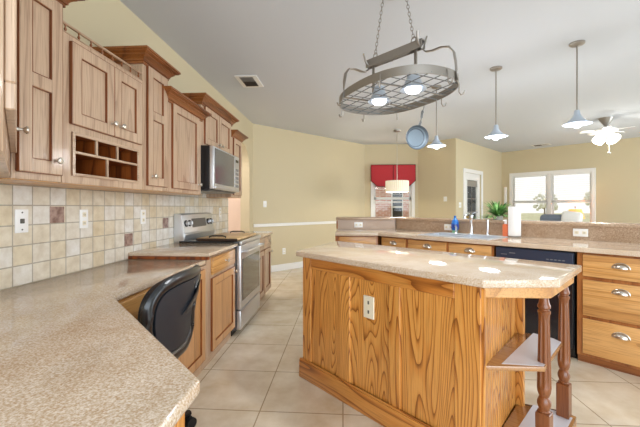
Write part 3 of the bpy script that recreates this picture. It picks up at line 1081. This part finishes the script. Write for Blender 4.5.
# worktop with a hole for the sink
SX0, SX1, SY0, SY1 = .48, 1.28, .10, .62
t = thing('sink_countertop', 'bent beige granite worktop holding the sink', 'countertop', pw(0, 0, .876), RZ)
Lp = 2.97
h = .038
mb = MB()
mb.prism([(0, 0), (SX0 + .02, 0), (SX0 + .02, .735), (-.283, .735)], 0, h, .006)
mb.box(SX0 + .02, SX1 - .02, 0, SY0 + .02, 0, h, .0).box(SX0 + .02, SX1 - .02, SY1 - .02, .735, 0, h).box(SX1 - .02, Lp, 0, .735, 0, h, .004)
iv = lambda X, Y: ((X - PO.x) * R2 - (Y - PO.y) * R2, (X - PO.x) * R2 + (Y - PO.y) * R2)
mb.prism([iv(-.095, 4.25), iv(.43, 4.25), iv(.75, 4.97), iv(-.095, 4.97)], 0, h, .006)
mb.build('worktop', M['granite'], t)
sp = MB().box(-.275, Lp, .736, .752, .0, .130)
sp.prism([iv(-.07, 4.97), iv(.745, 4.97), iv(.757, 4.987), iv(-.07, 4.987)], 0, .130)
t = thing('granite_backsplash', 'low brown granite backsplash rising behind the sink under the bar ledge', 'backsplash', pw(0, 0, .9145), RZ)
sp.build('slab', M['granite_b'], t)

hw = MB().box(-.27, Lp, .753, .88, 0, 1.043)
hw.prism([iv(-.07, 4.988), iv(.752, 4.988), iv(.86, 5.12), iv(-.07, 5.12)], 0, 1.043)
o = struct('wall_half', hw, M['wall'], (PO.x, PO.y, 0), RZ)
t = thing('bar_ledge', 'narrow brown granite bar ledge running above the sink backsplash', 'countertop', pw(0, .8, 1.045), RZ)
mb = MB().prism([(-.29, -.085), (Lp + .05, -.085), (Lp + .05, .27), (-.44, .27)], 0, .034, .006)
mb.prism([(a, b - .8) for a, b in (iv(-.10, 4.95), iv(.745, 4.95), iv(.89, 5.31), iv(-.10, 5.31))], 0, .034, .006)
mb.build('slab', M['granite_b'], t)
# sink
t = thing('kitchen_sink', 'double bowl stainless sink set in the granite worktop', 'sink', pw((SX0 + SX1) / 2, (SY0 + SY1) / 2, .914), RZ)
hx, hy = (SX1 - SX0) / 2, (SY1 - SY0) / 2
rim = MB()
bw = [(-hx + .03, -.02, -hy + .03, hy - .11), (.02, hx - .03, -hy + .03, hy - .11)]
zt = .006
rim.box(-hx, hx, -hy, -hy + .03, .0, zt, .002).box(-hx, hx, hy - .11, hy, -.001, zt, .002).box(-hx, -hx + .03, -hy + .03, hy - .11, -.001, zt).box(hx - .03, hx, -hy + .03, hy - .11, -.001, zt).box(-.02, .02, -hy + .03, hy - .11, -.001, zt)
rim.build('rim', M['sink_steel'], t)
for a, b, c_, d_ in bw:
    k = MB().box(a - .004, a, c_, d_, -.19, zt - .001).box(b, b + .004, c_, d_, -.19, zt - .001).box(a - .004, b + .004, c_ - .004, c_, -.19, zt - .001).box(a - .004, b + .004, d_, d_ + .004, -.19, zt - .001).box(a, b, c_, d_, -.194, -.188)
    bo = k.build('bowl', M['sink_steel'], t)
    MB().cyl(((a + b) / 2, (c_ + d_) / 2, -.187), ((a + b) / 2, (c_ + d_) / 2, -.183), .045, seg=24).build('drain', M['chrome'], bo)


# faucet and the things at the sink
t = thing('faucet', 'tall chrome kitchen faucet standing behind the sink', 'faucet', pw(.885, .565, .920), RZ)
MB().lathe([(.03, 0), (.03, .008), (.02, .014), (.017, .05), (.017, .15), (.02, .16), (.02, .215), (.012, .222)]).build('body', M['chrome'], t)
MB().tube([(0, 0, .20), (0, -.03, .225), (0, -.09, .235), (0, -.15, .215), (0, -.17, .18)], .012, 12).build('spout', M['chrome'], t)
MB().tube([(.0, 0, .222), (.01, 0, .235), (.04, .01, .25), (.06, .012, .252)], .007).build('lever', M['chrome'], t)
t = thing('side_sprayer', 'chrome side sprayer left of the tall faucet', 'sprayer', pw(.70, .575, .920), RZ)
MB().lathe([(.022, 0), (.022, .006), (.014, .012), (.012, .06), (.016, .07)]).build('base', M['chrome'], t)
MB().tube([(0, 0, .065), (0, -.01, .085), (.01, -.04, .095), (.02, -.06, .09)], .011, 10).build('spray_head', M['chrome'], t)
t = thing('soap_dispenser', 'slim chrome soap dispenser right of the faucet', 'soap dispenser', pw(1.02, .675, .914), RZ)
MB().lathe([(.02, 0), (.02, .006), (.012, .012), (.012, .15), (.016, .155), (.016, .17), (.006, .175)]).build('body', M['chrome'], t)
MB().tube([(0, 0, .17), (0, 0, .19), (0, -.02, .195), (0, -.055, .185)], .006).build('pump', M['chrome'], t)

M['soap_blue'] = mat('blue_soap', '#1f6fc0', 0.12, coat=.5)
M['soap_dark'] = mat('blue_label', '#123f9a', 0.3)
M['soap_green'] = mat('green_base', '#8fc79a', 0.3)
t = thing('dish_soap_bottle', 'blue dish soap bottle left of the faucet against the backsplash', 'bottle', pw(.635, .672, .914), RZ)
sq = lambda a, z: 1.0
MB().lathe([(.034, 0.035), (.042, .045), (.044, .07), (.042, .12), (.036, .15), (.02, .172), (.016, .18)], seg=20).build('bottle', M['soap_blue'], t)
MB().lathe([(.03, 0.0), (.034, .006), (.033, .03), (.028, .035)], seg=20).build('foot', M['soap_green'], t, label='pale green lower end')
MB().lathe([(.0445, .06), (.0455, .062), (.0435, .11), (.042, .112)], seg=20, cap=False).build('label_band', M['soap_dark'], t)
MB().lathe([(.014, .18), (.014, .205), (.008, .212)], seg=16).build('cap', M['soap_blue'], t)

M['orange'] = mat('orange_plastic', '#e8784a', 0.3)
t = thing('hand_soap_bottle', 'orange bottle with white pump between faucet and paper towel roll', 'bottle', pw(1.238, .60, .914), RZ)
MB().box(-.028, .028, -.022, .022, 0, .135, .012, seg=3).build('bottle', M['orange'], t)
MB().cyl((0, 0, .135), (0, 0, .165), .012).box(-.012, .012, -.045, .012, .165, .18, .004).build('pump', M['plate'], t)

M['paper'] = mat('paper', '#f3f2f0', 0.9)
t = thing('paper_towel_holder', 'white paper towel roll on a dark stand beside the window', 'paper towel', pw(1.33, .585, .914), RZ)
MB().lathe([(.06, 0), (.063, .006), (.06, .014), (.02, .018)]).build('base', M['pewter'], t)
MB().cyl((0, 0, .014), (0, 0, .345), .006).ball((0, 0, .35), .010).build('rod', M['pewter'], t)
MB().lathe([(.02, .018), (.058, .018), (.060, .022), (.058, .315), (.056, .32), (.02, .32)], seg=32).build('roll', M['paper'], t)

# potted plant on the bar ledge
t = thing('potted_plant', 'leafy green plant in a small pot on the bar ledge', 'plant', pw(1.03, .93, 1.079), RZ)
M['pot'] = mat('pot_white', '#ddd8d0', 0.4)
M['leaf'] = mat('leaf_green', '#3f7a34', 0.5)
nt, N, L, p = nodes_of(M['leaf'])
L.new(ramp(nt, noise(nt, coords(nt), 14, 2), [(0.35, '#3c6e33'), (0.65, '#86b867')]), p.inputs['Base Color'])
M['soil'] = mat('soil', '#3a2c20', 0.9)
MB().lathe([(.045, 0), (.05, .004), (.055, .04), (.057, .045), (.05, .045), (.048, .038)]).build('pot', M['pot'], t)
MB().cyl((0, 0, .034), (0, 0, .041), .047).build('soil', M['soil'], t)
lf = MB()
for i in range(190):
    a = random.random() * 2 * PI
    ln = random.uniform(.15, .34)
    el = random.uniform(.0, 1.2)
    wd = random.uniform(.007, .013)
    dr = Vector((math.cos(a), math.sin(a), 0))
    sd = Vector((-dr.y, dr.x, 0))

    def fn(u_, v_, dr=dr, sd=sd, ln=ln, el=el, wd=wd):
        r_ = ln * u_
        return Vector((0, 0, max(.046 + r_ * math.sin(el) - .35 * r_ * r_ / ln, .006 + .02 * u_))) + dr * (r_ * math.cos(el) + .01) + sd * (v_ - .5) * 2 * wd * math.sin(PI * (u_ * .95 + .05)) ** .8
    lf.grid(fn, 6, 2)
lf.build('foliage', M['leaf'], t)


# ------------------------------------------------------------------ outlets, switches
def plate(name, label, cat, loc, rotz, w, h, kind='outlet', group=None, m='plate'):
    t = thing(name, label, cat, loc, rotz, group)
    MB().box(-w / 2, w / 2, -.006, .0, -h / 2, h / 2, .003, seg=2).build('cover_plate', M[m], t)
    s = MB()
    if kind == 'outlet_h':
        for k in (-.03, .03):
            s.box(k - .016, k + .016, -.0075, -.005, -.014, .014, .002).build('socket', M['slot'] if False else M['cream'], t) if False else s.box(k - .017, k + .017, -.008, -.005, -.013, .013, .002)
        s.build('socket', M['cream'], t)
        s = MB()
        for k in (-.03, .03):
            s.box(k - .008, k + .008, -.009, -.0075, .004, .006).box(k - .008, k + .008, -.009, -.0075, -.006, -.004)
        s.build('slots', M['slot'], t)
    elif kind == 'outlet_v':
        for k in (-.026, .026):
            s.box(-.015, .015, -.008, -.005, k - .014, k + .014, .002)
        s.build('socket', M['cream'], t)
        s = MB()
        for k in (-.026, .026):
            s.box(-.006, -.004, -.009, -.0075, k - .006, k + .006).box(.004, .006, -.009, -.0075, k - .006, k + .006)
        s.build('slots', M['slot'], t)
    elif kind == 'jack':
        s.box(-.012, .012, -.010, -.005, -.012, .012, .002).cyl((0, -.005, .043), (0, -.008, .043), .004, seg=8).cyl((0, -.005, -.043), (0, -.008, -.043), .004, seg=8)
        s.build('jack', M['slot'], t)
    else:
        k = 2 if w > .1 else 1
        for i in range(k):
            x = (i - (k - 1) / 2) * .045
            s.box(x - .005, x + .005, -.014, -.005, -.012, .012, .002)
        s.build('toggle', M['cream'], t)
    return t


plate('phone_jack', 'white phone jack plate on the tiles above the near desk', 'wall plate', (-1.6425 + .0, 1.634, 1.159), PI / 2, .072, .118, 'jack').location.x = -1.618 + .0
plate('wall_outlet', 'white outlet on the tiles right of the brown accent tile', 'outlet', (-1.618, 2.052, 1.156), PI / 2, .07, .115, 'outlet_v')
plate('wall_outlet', 'white outlet on the tiles nearest the left side of the range', 'outlet', (-1.618, 2.692, 1.151), PI / 2, .07, .115, 'outlet_v')
plate('wall_outlet', 'white outlet on the tiles just past the range under the slim cabinet', 'outlet', (-1.618, 4.45, 1.16), PI / 2, .07, .115, 'outlet_v')
plate('wall_outlet', 'wide white outlet on the backsplash at the left end of sink counter', 'outlet', (.222, 4.9705, .975), 0, .118, .074, 'outlet_h')
a = pw(.52, .735, .978)
plate('wall_outlet', 'wide white outlet on the brown backsplash left of the blue soap', 'outlet', a, RZ, .118, .074, 'outlet_h')
a = pw(1.86, .735, .985)
plate('wall_outlet', 'wide white outlet on the brown backsplash above the dishwasher', 'outlet', a, RZ, .118, .074, 'outlet_h')


def on_wall(A, B, s, z, off=0.0):
    Lw, rz = seg_frame(A, B)
    ux, uy = math.cos(rz), math.sin(rz)
    return Vector((A[0] + ux * s + uy * off, A[1] + uy * s - ux * off, z)), rz


p_, r_ = on_wall(v0, v1, .26, 1.285)
plate('light_switch', 'single white switch on the beige wall above the chair rail', 'light switch', p_, r_, .072, .118, 'switch')
p_, r_ = on_wall(v0, v1, .70, .37)
plate('wall_outlet', 'pale outlet low on the beige wall below the chair rail', 'outlet', p_, r_, .072, .118, 'outlet_v')
p_, r_ = on_wall(v2, v3, .70, 1.41)
plate('thermostat', 'small pale wall control right of the red valance window', 'wall control', p_, r_, .08, .11, 'switch')
p_, r_ = on_wall(v3, v4, .19, 1.275)
plate('light_switch', 'double white switch plate left of the glazed door', 'light switch', p_, r_, .16, .118, 'switch')
p_, r_ = on_wall(v4, v5, .10, 0)
t = thing('wall_strip', 'narrow white upright strip on the wall left of the big window', 'wall decoration', p_ + Vector((0, 0, 1.31)), r_)
MB().box(-.035, .035, -.02, -.0, 0, .47, .006).build('strip', M['plate'], t)
MB().box(-.018, .018, -.028, -.02, .03, .44, .004).build('front', M['plate'], t)

# ------------------------------------------------------------------ ceiling vent
t = thing('ceiling_vent', 'grey slotted air vent in the ceiling near the left wall', 'vent', (-1.12, 4.08, CZ), 0)
MB().box(-.13, .13, -.19, .19, -.010, 0, .003).build('frame', M['white'], t)
MB().box(-.075, .075, -.005, .145, -.0125, -.004).build('opening', M['toe'], t)
sl = MB()
for i in range(12):
    y = -.15 + i * .0255
    sl.box(-.078, .078, y - .007, y + .007, -.0008, .0008, xf=Matrix.Translation((0, 0, -.015)) @ Matrix.Translation((0, y, 0)) @ Matrix.Rotation(.7, 4, 'X') @ Matrix.Translation((0, -y, 0)))
sl.build('louvres', M['pewter'], t)

o = copy_tree(t)
o.location = (4.80, 8.72, CZ)
o.rotation_euler = (0, 0, PI / 4)
o['label'] = 'small far air vent in the ceiling above the living room window'

# ------------------------------------------------------------------ lamps
def point(name, loc, power, col, r=.03, parent=None, kind='POINT'):
    l = bpy.data.lights.new(name, kind)
    if kind == 'SPOT':
        l.spot_size = math.radians(165)
        l.spot_blend = .5
    l.energy = power * LAMP
    l.color = col
    l.shadow_soft_size = r
    o = bpy.data.objects.new(name, l)
    COL.objects.link(o)
    o.location = loc
    if parent is not None:
        o.parent = parent
    return o


M['bulb'] = mat('lit_bulb', '#ffffff', 0.3, emit='#eef4ff', es=.65)
M['bulb_warm'] = mat('lit_frosted_glass', '#ffffff', 0.3, emit='#fffaf0', es=1.8)
M['shade_metal'] = mat('pendant_shade', '#b9c4d0', 0.3, 0.35)


def pendant():
    t = thing('pendant_lamp', '', 'pendant lamp', (0, 0, 0), 0, 'cone pendant lamps over the sink counter')
    MB().lathe([(.012, -.03), (.05, -.022), (.062, -.012), (.062, 0)], seg=24).build('canopy', M['pewter'], t)
    MB().cyl((0, 0, -.02), (0, 0, -.64), .007, seg=10).build('stem', M['pewter'], t)
    sh = [(.016, -.62), (.022, -.625), (.026, -.66), (.034, -.675), (.05, -.70), (.075, -.725), (.112, -.745), (.114, -.75), (.108, -.748), (.07, -.73), (.045, -.706), (.026, -.68), (.02, -.665)]
    MB().lathe(sh, seg=32, cap=False).build('shade', M['shade_metal'], t)
    MB().lathe([(.018, -.67), (.02, -.69), (.036, -.715), (.042, -.74), (.036, -.768), (.015, -.782)], seg=20).build('bulb', M['bulb'], t)
    return t


pl = [((1.662, 3.874), 'middle cone pendant lamp, in front of the big window'), ((2.154, 3.333), 'largest and rightmost cone pendant lamp near the ceiling fan'), ((1.17, 4.415), 'leftmost cone pendant lamp beside the hanging pan')]
proto = pendant()
for i, ((x, y), lb) in enumerate(pl):
    o = proto if i == 0 else copy_tree(proto)
    o.location = (x, y, CZ)
    o['label'] = lb
    point('pendant_light', (x, y, CZ - .86), 5, (.95, .97, 1), .11)

# nook chandelier with ribbed drum shade
t = thing('drum_chandelier', 'cream ribbed drum shade lamp hanging in front of the red valance', 'pendant lamp', (1.06, 6.865, CZ), 0)
MB().lathe([(.02, -.04), (.065, -.03), (.07, 0)]).build('canopy', M['pewter'], t)
MB().cyl((0, 0, -.03), (0, 0, -1.0), .006, seg=8).build('rod', M['nickel'], t)
M['drum'] = mat('drum_shade', '#efe6cf', 0.7, emit='#fff0d0', es=.06)
MB().lathe([(.222, -1.22), (.222, -1.0), (.216, -1.0), (.216, -1.22)], seg=216, mod=lambda a, z: 1 + .02 * math.cos(a * 36), cap=False).build('shade', M['drum'], t)
MB().box(-.216, .216, -.004, .004, -1.012, -1.004).box(-.004, .004, -.216, .216, -1.012, -1.004).build('spider', M['nickel'], t)
MB().ball((0, 0, -1.12), .04).build('bulb', M['bulb_warm'], t)
point('chandelier_light', (1.06, 6.865, CZ - 1.19), 6, (1, .92, .8))

# ceiling fan with light kit
t = thing('ceiling_fan', 'white ceiling fan with bright glass light kit at upper right', 'ceiling fan', (4.462, 6.175, CZ), 0)
MB().lathe([(.03, -.13), (.05, -.10), (.10, -.02), (.105, 0)], seg=28).build('canopy', M['pewter'], t)
MB().cyl((0, 0, -.12), (0, 0, -.17), .018).build('downrod', M['pewter'], t)
MB().lathe([(.05, -.16), (.10, -.165), (.155, -.185), (.165, -.21), (.15, -.235), (.09, -.25), (.05, -.255)], seg=32).build('motor', M['white'], t)
for k in range(5):
    a = 2 * PI * k / 5 + .35
    xf = Matrix.Rotation(a, 4, 'Z') @ Matrix.Translation((0, 0, -.215)) @ Matrix.Rotation(.18, 4, 'X')
    MB().box(.13, .20, -.02, .02, -.003, .003, .001, xf=xf).prism([(.18, -.045), (.34, -.06), (.365, -.045), (.37, 0), (.365, .045), (.34, .06), (.18, .045)], -.004, .004, .001, xf=xf).build('blade', M['white'], t)
lk = MB().lathe([(.05, -.255), (.06, -.28), (.05, -.30), (.02, -.31)], seg=24).build('light_fitter', M['white'], t)
for k in range(4):
    a = 2 * PI * k / 4 + .3
    xf = Matrix.Rotation(a, 4, 'Z') @ Matrix.Translation((.06, 0, -.285)) @ Matrix.Rotation(-.75 + PI, 4, 'Y')
    MB().lathe([(.025, 0), (.03, .02), (.05, .06), (.078, .10), (.085, .13), (.07, .15), (.02, .16)], seg=20, xf=xf).build('glass_shade', M['bulb_warm'], lk)
MB().cyl((.03, -.03, -.30), (.03, -.03, -.57), .0015, seg=6).ball((.03, -.03, -.60), .022).build('pull_chain', M['nickel'], t)
point('fan_light', (4.462, 6.175, CZ - .50), 5, (1, .96, .88), .1)

# ------------------------------------------------------------------ pot rack
RC, ZB, RA, RB, RT, RE = Vector((.352, 2.438)), 1.990, .46, .321, -1.0446, 2.36
t = thing('pot_rack', 'oval pewter pot rack with wire grid and two lights hung on chains', 'pot rack', (RC.x, RC.y, ZB), RT)


def ov(a, s=1.0):
    cu, su = math.cos(a), math.sin(a)
    f = lambda q_: math.copysign(abs(q_) ** (2 / RE), q_)
    return RA * s * f(cu), RB * s * f(su)


n_ = 72
b = bmesh.new()
rows = []
for i in range(n_):
    a = 2 * PI * i / n_
    x, y = ov(a)
    x2, y2 = ov(a, .988)
    rows.append([b.verts.new((x, y, 0)), b.verts.new((x, y, .052)), b.verts.new((x2, y2, .052)), b.verts.new((x2, y2, 0))])
for i in range(n_):
    A_, B_ = rows[i], rows[(i + 1) % n_]
    for k in range(4):
        b.faces.new([A_[k], B_[k], B_[(k + 1) % 4], A_[(k + 1) % 4]])
bmesh.ops.recalc_face_normals(b, faces=b.faces[:])
mb = MB()
mb._merge(b)
mb.build('ring', M['pewter'], t)
g = MB()
for i in range(-4, 5):
    x = i * .098
    yy = RB * (1 - abs(x / RA) ** RE) ** (1 / RE)
    g.cyl((x, -yy, .006), (x, yy, .006), .003, seg=6)
for i in range(-3, 4):
    y = i * .085
    xx = RA * (1 - abs(y / RB) ** RE) ** (1 / RE)
    g.cyl((-xx, y, .011), (xx, y, .011), .003, seg=6)
g.build('grid', M['wire'], t)
zb = .272
tb = MB().box(-.235, .235, -.022, -.017, zb, zb + .058, .002).box(-.235, .235, .017, .022, zb, zb + .058, .002).box(-.235, .235, -.022, .022, zb + .052, zb + .058, .002).prism_xz([(-.16, zb), (.16, zb), (.10, zb - .018), (.04, zb - .008), (0, zb - .022), (-.04, zb - .008), (-.10, zb - .018)], -.021, -.017).build('top_bar', M['pewter'], t)
tb.rotation_euler = (0, 0, .28)
for sx in (-1, 1):
    for sy in (-1, 1):
        MB().tube([(sx * .215, sy * .018, zb + .015), (sx * .215, sy * .038, zb + .03), (sx * .22, sy * .048, zb + .06), (sx * .225, sy * .055, zb + .095)], .006, 8, flat=(.009, .006)).build('hook', M['pewter'], tb)
for sx in (-1, 1):
    be = Vector((math.cos(.28), math.sin(.28))) * .225 * sx
    ae = Vector(ov(.30 if sx > 0 else 4.45))
    dn = (ae - be)
    P_ = [(be.x, be.y, zb + .03), (be.x, be.y, zb - .005)] + [(be.x + dn.x * f_, be.y + dn.y * f_, zb + z_) for f_, z_ in ((.12, -.032), (.32, -.042), (.6, -.042), (.82, -.058), (.95, -.10), (1.0, -.16))] + [(ae.x * 1.008, ae.y * 1.008, .06), (ae.x * 1.008, ae.y * 1.008, -.005)]
    MB().tube(P_, .01, 8, flat=(.016, .005)).build('end_strap', M['pewter'], t)
    MB().box(sx * .17 - .014, sx * .17 + .014, sx * .048 - .004, sx * .048 + .004, .012, zb + .01, .002).tube([(sx * .17, -.30, .012), (sx * .17, 0, .02), (sx * .17, .30, .012)], .006, 6).build('centre_strap', M['pewter'], t)
for sx in (-1, 1):
    cb_, sb_ = math.cos(.28) * sx, math.sin(.28) * sx
    p0, p1 = Vector((cb_ * .16, sb_ * .16, zb + .09)), Vector((cb_ * .09, sb_ * .09, CZ - ZB - .02))
    ch = MB()
    ch.tube([(cb_ * .16 + .022 * math.cos(a), sb_ * .16, zb + .075 + .022 * math.sin(a)) for a in [2 * PI * k / 14 for k in range(14)]], .004, 6, closed=True)
    dv = (p1 - p0)
    nl = int(dv.length / .026)
    qd = dv.to_track_quat('Z', 'X').to_matrix().to_4x4()
    for k in range(nl):
        c_ = p0 + dv * ((k + .5) / nl)
        xf = Matrix.Translation(c_) @ qd @ Matrix.Rotation((k % 2) * PI / 2 + .4, 4, 'Z')
        lk_ = [(.0085 * math.cos(a), 0, .0175 * math.sin(a)) for a in [2 * PI * j / 10 for j in range(10)]]
        ch.tube(lk_, .0024, 5, closed=True, xf=xf)
    ch.build('chain', M['pewter'], t)
MB().lathe([(.03, CZ - ZB - .03), (.09, CZ - ZB - .015), (.10, CZ - ZB - .001)], seg=28).build('canopy', M['pewter'], t)
Rr = Matrix.Rotation(-RT, 2)
for wx, wy in ((.26, 2.50), (.452, 2.262)):
    l2 = Rr @ (Vector((wx, wy)) - RC)
    c_ = (l2.x, l2.y, 0)
    dl = MB().lathe([(.02, .11), (.035, .10), (.045, .06), (.065, .02), (.085, -.002), (.083, -.004), (.06, .015), (.04, .05)], c_, 24, cap=False).box(l2.x - .006, l2.x + .006, min(l2.y, 0), max(l2.y, 0), .105, .113).build('downlight', M['shade_metal'], t)
    MB().lathe([(.022, .05), (.05, .02), (.055, -.002), (.04, -.022), (.012, -.03)], c_, 20).build('bulb', M['bulb'], dl)
    point('rack_light', (wx, wy, ZB - .04), 7, (.95, .97, 1), .05, kind='SPOT')
for k, a in enumerate((.05, .75, 1.35, 2.2, 3.0, 3.6, 4.4, 5.2)):
    x, y = ov(a, 1.0)
    dx, dy = x / math.hypot(x, y), y / math.hypot(x, y)
    z0 = 0
    MB().tube([(x, y, .045), (x + dx * .008, y + dy * .008, .02), (x + dx * .006, y + dy * .006, -.03), (x + dx * .018, y + dy * .018, -.05), (x + dx * .034, y + dy * .034, -.045), (x + dx * .042, y + dy * .042, -.025)], .004, 6).build('pot_hook', M['pewter'], t)

# skillet hanging from the far rim of the rack
k = (424 - 320) / 345
c45, s45 = math.cos(math.radians(3.81)), math.sin(math.radians(3.81))
HP = Vector((.60, 2.648, 0))
t = thing('frying_pan', 'small grey frying pan hanging from the pot rack by its handle', 'pan', (HP.x, HP.y, 1.955), 0)
t.rotation_euler = (0.10, math.radians(12), math.radians(14))
M['pan'] = mat('pan_enamel', '#444d55', 0.5, 0.0)
M['pan_in'] = mat('pan_inside', '#6f7b84', 0.7, 0.0, spec=.2)
xf = Matrix.Translation((0, 0, -.205)) @ Matrix.Rotation(PI / 2, 4, 'X')
pb = MB().lathe([(.001, -.018), (.066, -.018), (.074, -.012), (.088, .018), (.091, .02), (.088, .021), (.071, -.008), (.064, -.013)], seg=40, xf=xf, cap=False).build('pan_body', M['pan'], t)
MB().lathe([(.001, -.013), (.064, -.0131), (.07, -.009), (.083, .012)], seg=40, xf=xf, cap=False).build('inside', M['pan_in'], pb)
MB().tube([(0, -.0, -.12), (0, -.012, -.09), (0, -.008, -.05), (0, 0, -.02), (0, 0, .0)], .006, 8, flat=(.009, .004)).tube([(.008 * math.cos(a), 0, -.01 + .012 * math.sin(a)) for a in [2 * PI * j / 12 for j in range(12)]], .003, 6, closed=True).build('handle', M['wire'], t)
MB().tube([(0, 0, .0), (.004, 0, .02), (0.0, 0, .045)], .003, 6).build('hanging_loop', M['wire'], t)

# ------------------------------------------------------------------ red valance
t = thing('window_valance', 'red fabric valance with clipped lower corners over the nook window', 'valance', (v1[0], 8.42, 0), 0)
a, b_ = .14, 1.19
zt_, zs, zl = 2.235, 1.86, 1.715
sh = [(a, zt_), (b_, zt_), (b_, zs), (b_ - .16, zl), (a + .16, zl), (a, zs)]
MB().prism_xz(sh, -.10, -.002, .006).build('fabric', M['red'], t)
loop = [(x, -.102, z) for x, z in sh]
MB().tube(loop, .008, 6, closed=True).tube([(.665, -.102, zt_), (.665, -.102, zl)], .008, 6).build('piping', M['red_trim'], t)

# ------------------------------------------------------------------ living room bits behind the bar
t = thing('armchair', 'blue-grey armchair back below the big window', 'armchair', (4.75, 8.05, 0), -PI / 4)
MB().box(-.42, .42, -.40, .40, .12, .42, .05, seg=3).build('seat', M['grey_fabric'], t)
MB().box(-.40, .40, .22, .42, .30, 1.06, .09, seg=4).build('backrest', M['grey_fabric'], t)
for s in (-1, 1):
    MB().box(s * .42 - .08, s * .42 + .08, -.40, .38, .12, .62, .06, seg=3).build('armrest', M['grey_fabric'], t)
    for yy in (-.33, .33):
        MB().cyl((s * .36, yy, 0), (s * .36, yy, .14), .022).build('leg', M['toe'], t)
MB().box(-.05, .34, .05, .23, .72, 1.16, .08, seg=3, xf=Matrix.Rotation(.12, 4, 'Y')).build('cushion', M['paper'], t, label='white cushion')
t = thing('side_table', 'small dark side table under the table lamp by the window', 'table', (5.42, 8.45, 0), -PI / 4)
MB().lathe([(.25, .58), (.26, .59), (.26, .61), (.25, .62)], seg=32).build('table_top', M['toe'], t)
MB().lathe([(.16, 0), (.16, .02), (.03, .04), (.03, .58)], seg=24).build('pedestal', M['toe'], t)
t = thing('table_lamp', 'table lamp with glowing orange shade in front of the big window', 'lamp', (5.42, 8.45, .62), 0)
MB().lathe([(.08, 0), (.08, .015), (.03, .03), (.05, .12), (.03, .22), (.012, .25), (.012, .42)], seg=24).build('base', M['brass'], t)
M['lamp_shade'] = mat('lamp_shade', '#f0b878', 0.8, emit='#ff9a48', es=.35)
MB().lathe([(.19, .34), (.185, .345), (.12, .56), (.118, .56), (.18, .34)], seg=32, cap=False).build('lamp_shade', M['lamp_shade'], t)
MB().cyl((0, 0, .42), (0, 0, .60), .004).ball((0, 0, .61), .015).build('finial', M['toe'], t)
point('table_lamp_light', (5.42, 8.45, 1.06), 3, (1, .75, .45))

point('hall_fill', (-2.5, 5.6, 2.3), 14, (1, .90, .84), .12)  # unseen lamp added to brighten the hall

# ------------------------------------------------------------------ outside
M['lawn'] = mat('lawn', '#8f9468', 0.95)
nt, N, L, p = nodes_of(M['lawn'])
L.new(ramp(nt, noise(nt, coords(nt), .5, 5), [(0.35, '#b9b796'), (0.65, '#d2ceac')]), p.inputs['Base Color'])
o = MB().box(-40, 60, 8, 90, -.5, -.3).build('ground', M['lawn'])
o['kind'] = 'structure'
M['brick'] = mat('red_brick', '#a9584a', 0.9)
nt, N, L, p = nodes_of(M['brick'])
tc = nt.nodes.new('ShaderNodeTexCoord')
mp = nt.nodes.new('ShaderNodeMapping')
mp.inputs['Rotation'].default_value = (-PI / 2, 0, 0)
L.new(tc.outputs['Object'], mp.inputs['Vector'])
bk = nt.nodes.new('ShaderNodeTexBrick')
bk.inputs['Scale'].default_value = 1
bk.inputs['Brick Width'].default_value = .22
bk.inputs['Row Height'].default_value = .075
bk.inputs['Mortar Size'].default_value = .008
bk.inputs['Color1'].default_value = hexc('#d09a8a')  # brick colours paled to stand for sunlight on the wall
bk.inputs['Color2'].default_value = hexc('#c08674')
bk.inputs['Mortar'].default_value = hexc('#e6dcd2')
L.new(mp.outputs['Vector'], bk.inputs['Vector'])
L.new(bk.outputs['Color'], p.inputs['Base Color'])
t = thing('brick_house', 'red brick house wall with dark window seen through the nook window', 'house', (2.0, 12.6, -.3), 0)
MB().box(-4, 2.6, 0, 3, 0, 2.0).box(-4, -.3, 0, 3, 2.0, 3.2).box(.2, 2.6, 0, 3, 2.0, 3.2).build('wall', M['brick'], t)
hwn = MB().box(-.26, .16, -.04, .05, .75, 2.3, .01).build('window', M['white'], t)
MB().box(-.22, .12, -.05, -.03, .8, 1.5).box(-.22, .12, -.05, -.03, 1.56, 2.26).build('pane', M['glass_dark'], hwn)
MB().box(-4.3, 2.9, -.4, 3.4, 3.2, 3.4).build('roof', M['pewter'], t)
M['tree'] = mat('hazed_far_tree', '#dad9cc', 0.95)  # distance haze put into the pale crown colour
M['bark'] = mat('bark', '#8d8478', 0.95)
random.seed(11)
for i in range(9):
    x, y = 26 + i * 6.2 + random.uniform(-1, 1), 64 - i * 5.0 + random.uniform(-1, 1)
    h_ = random.uniform(3.2, 4.2)
    t = thing('tree', 'distant haze-tinted tree beyond the big window', 'tree', (x, y, -.3), 0, 'distant trees outside')
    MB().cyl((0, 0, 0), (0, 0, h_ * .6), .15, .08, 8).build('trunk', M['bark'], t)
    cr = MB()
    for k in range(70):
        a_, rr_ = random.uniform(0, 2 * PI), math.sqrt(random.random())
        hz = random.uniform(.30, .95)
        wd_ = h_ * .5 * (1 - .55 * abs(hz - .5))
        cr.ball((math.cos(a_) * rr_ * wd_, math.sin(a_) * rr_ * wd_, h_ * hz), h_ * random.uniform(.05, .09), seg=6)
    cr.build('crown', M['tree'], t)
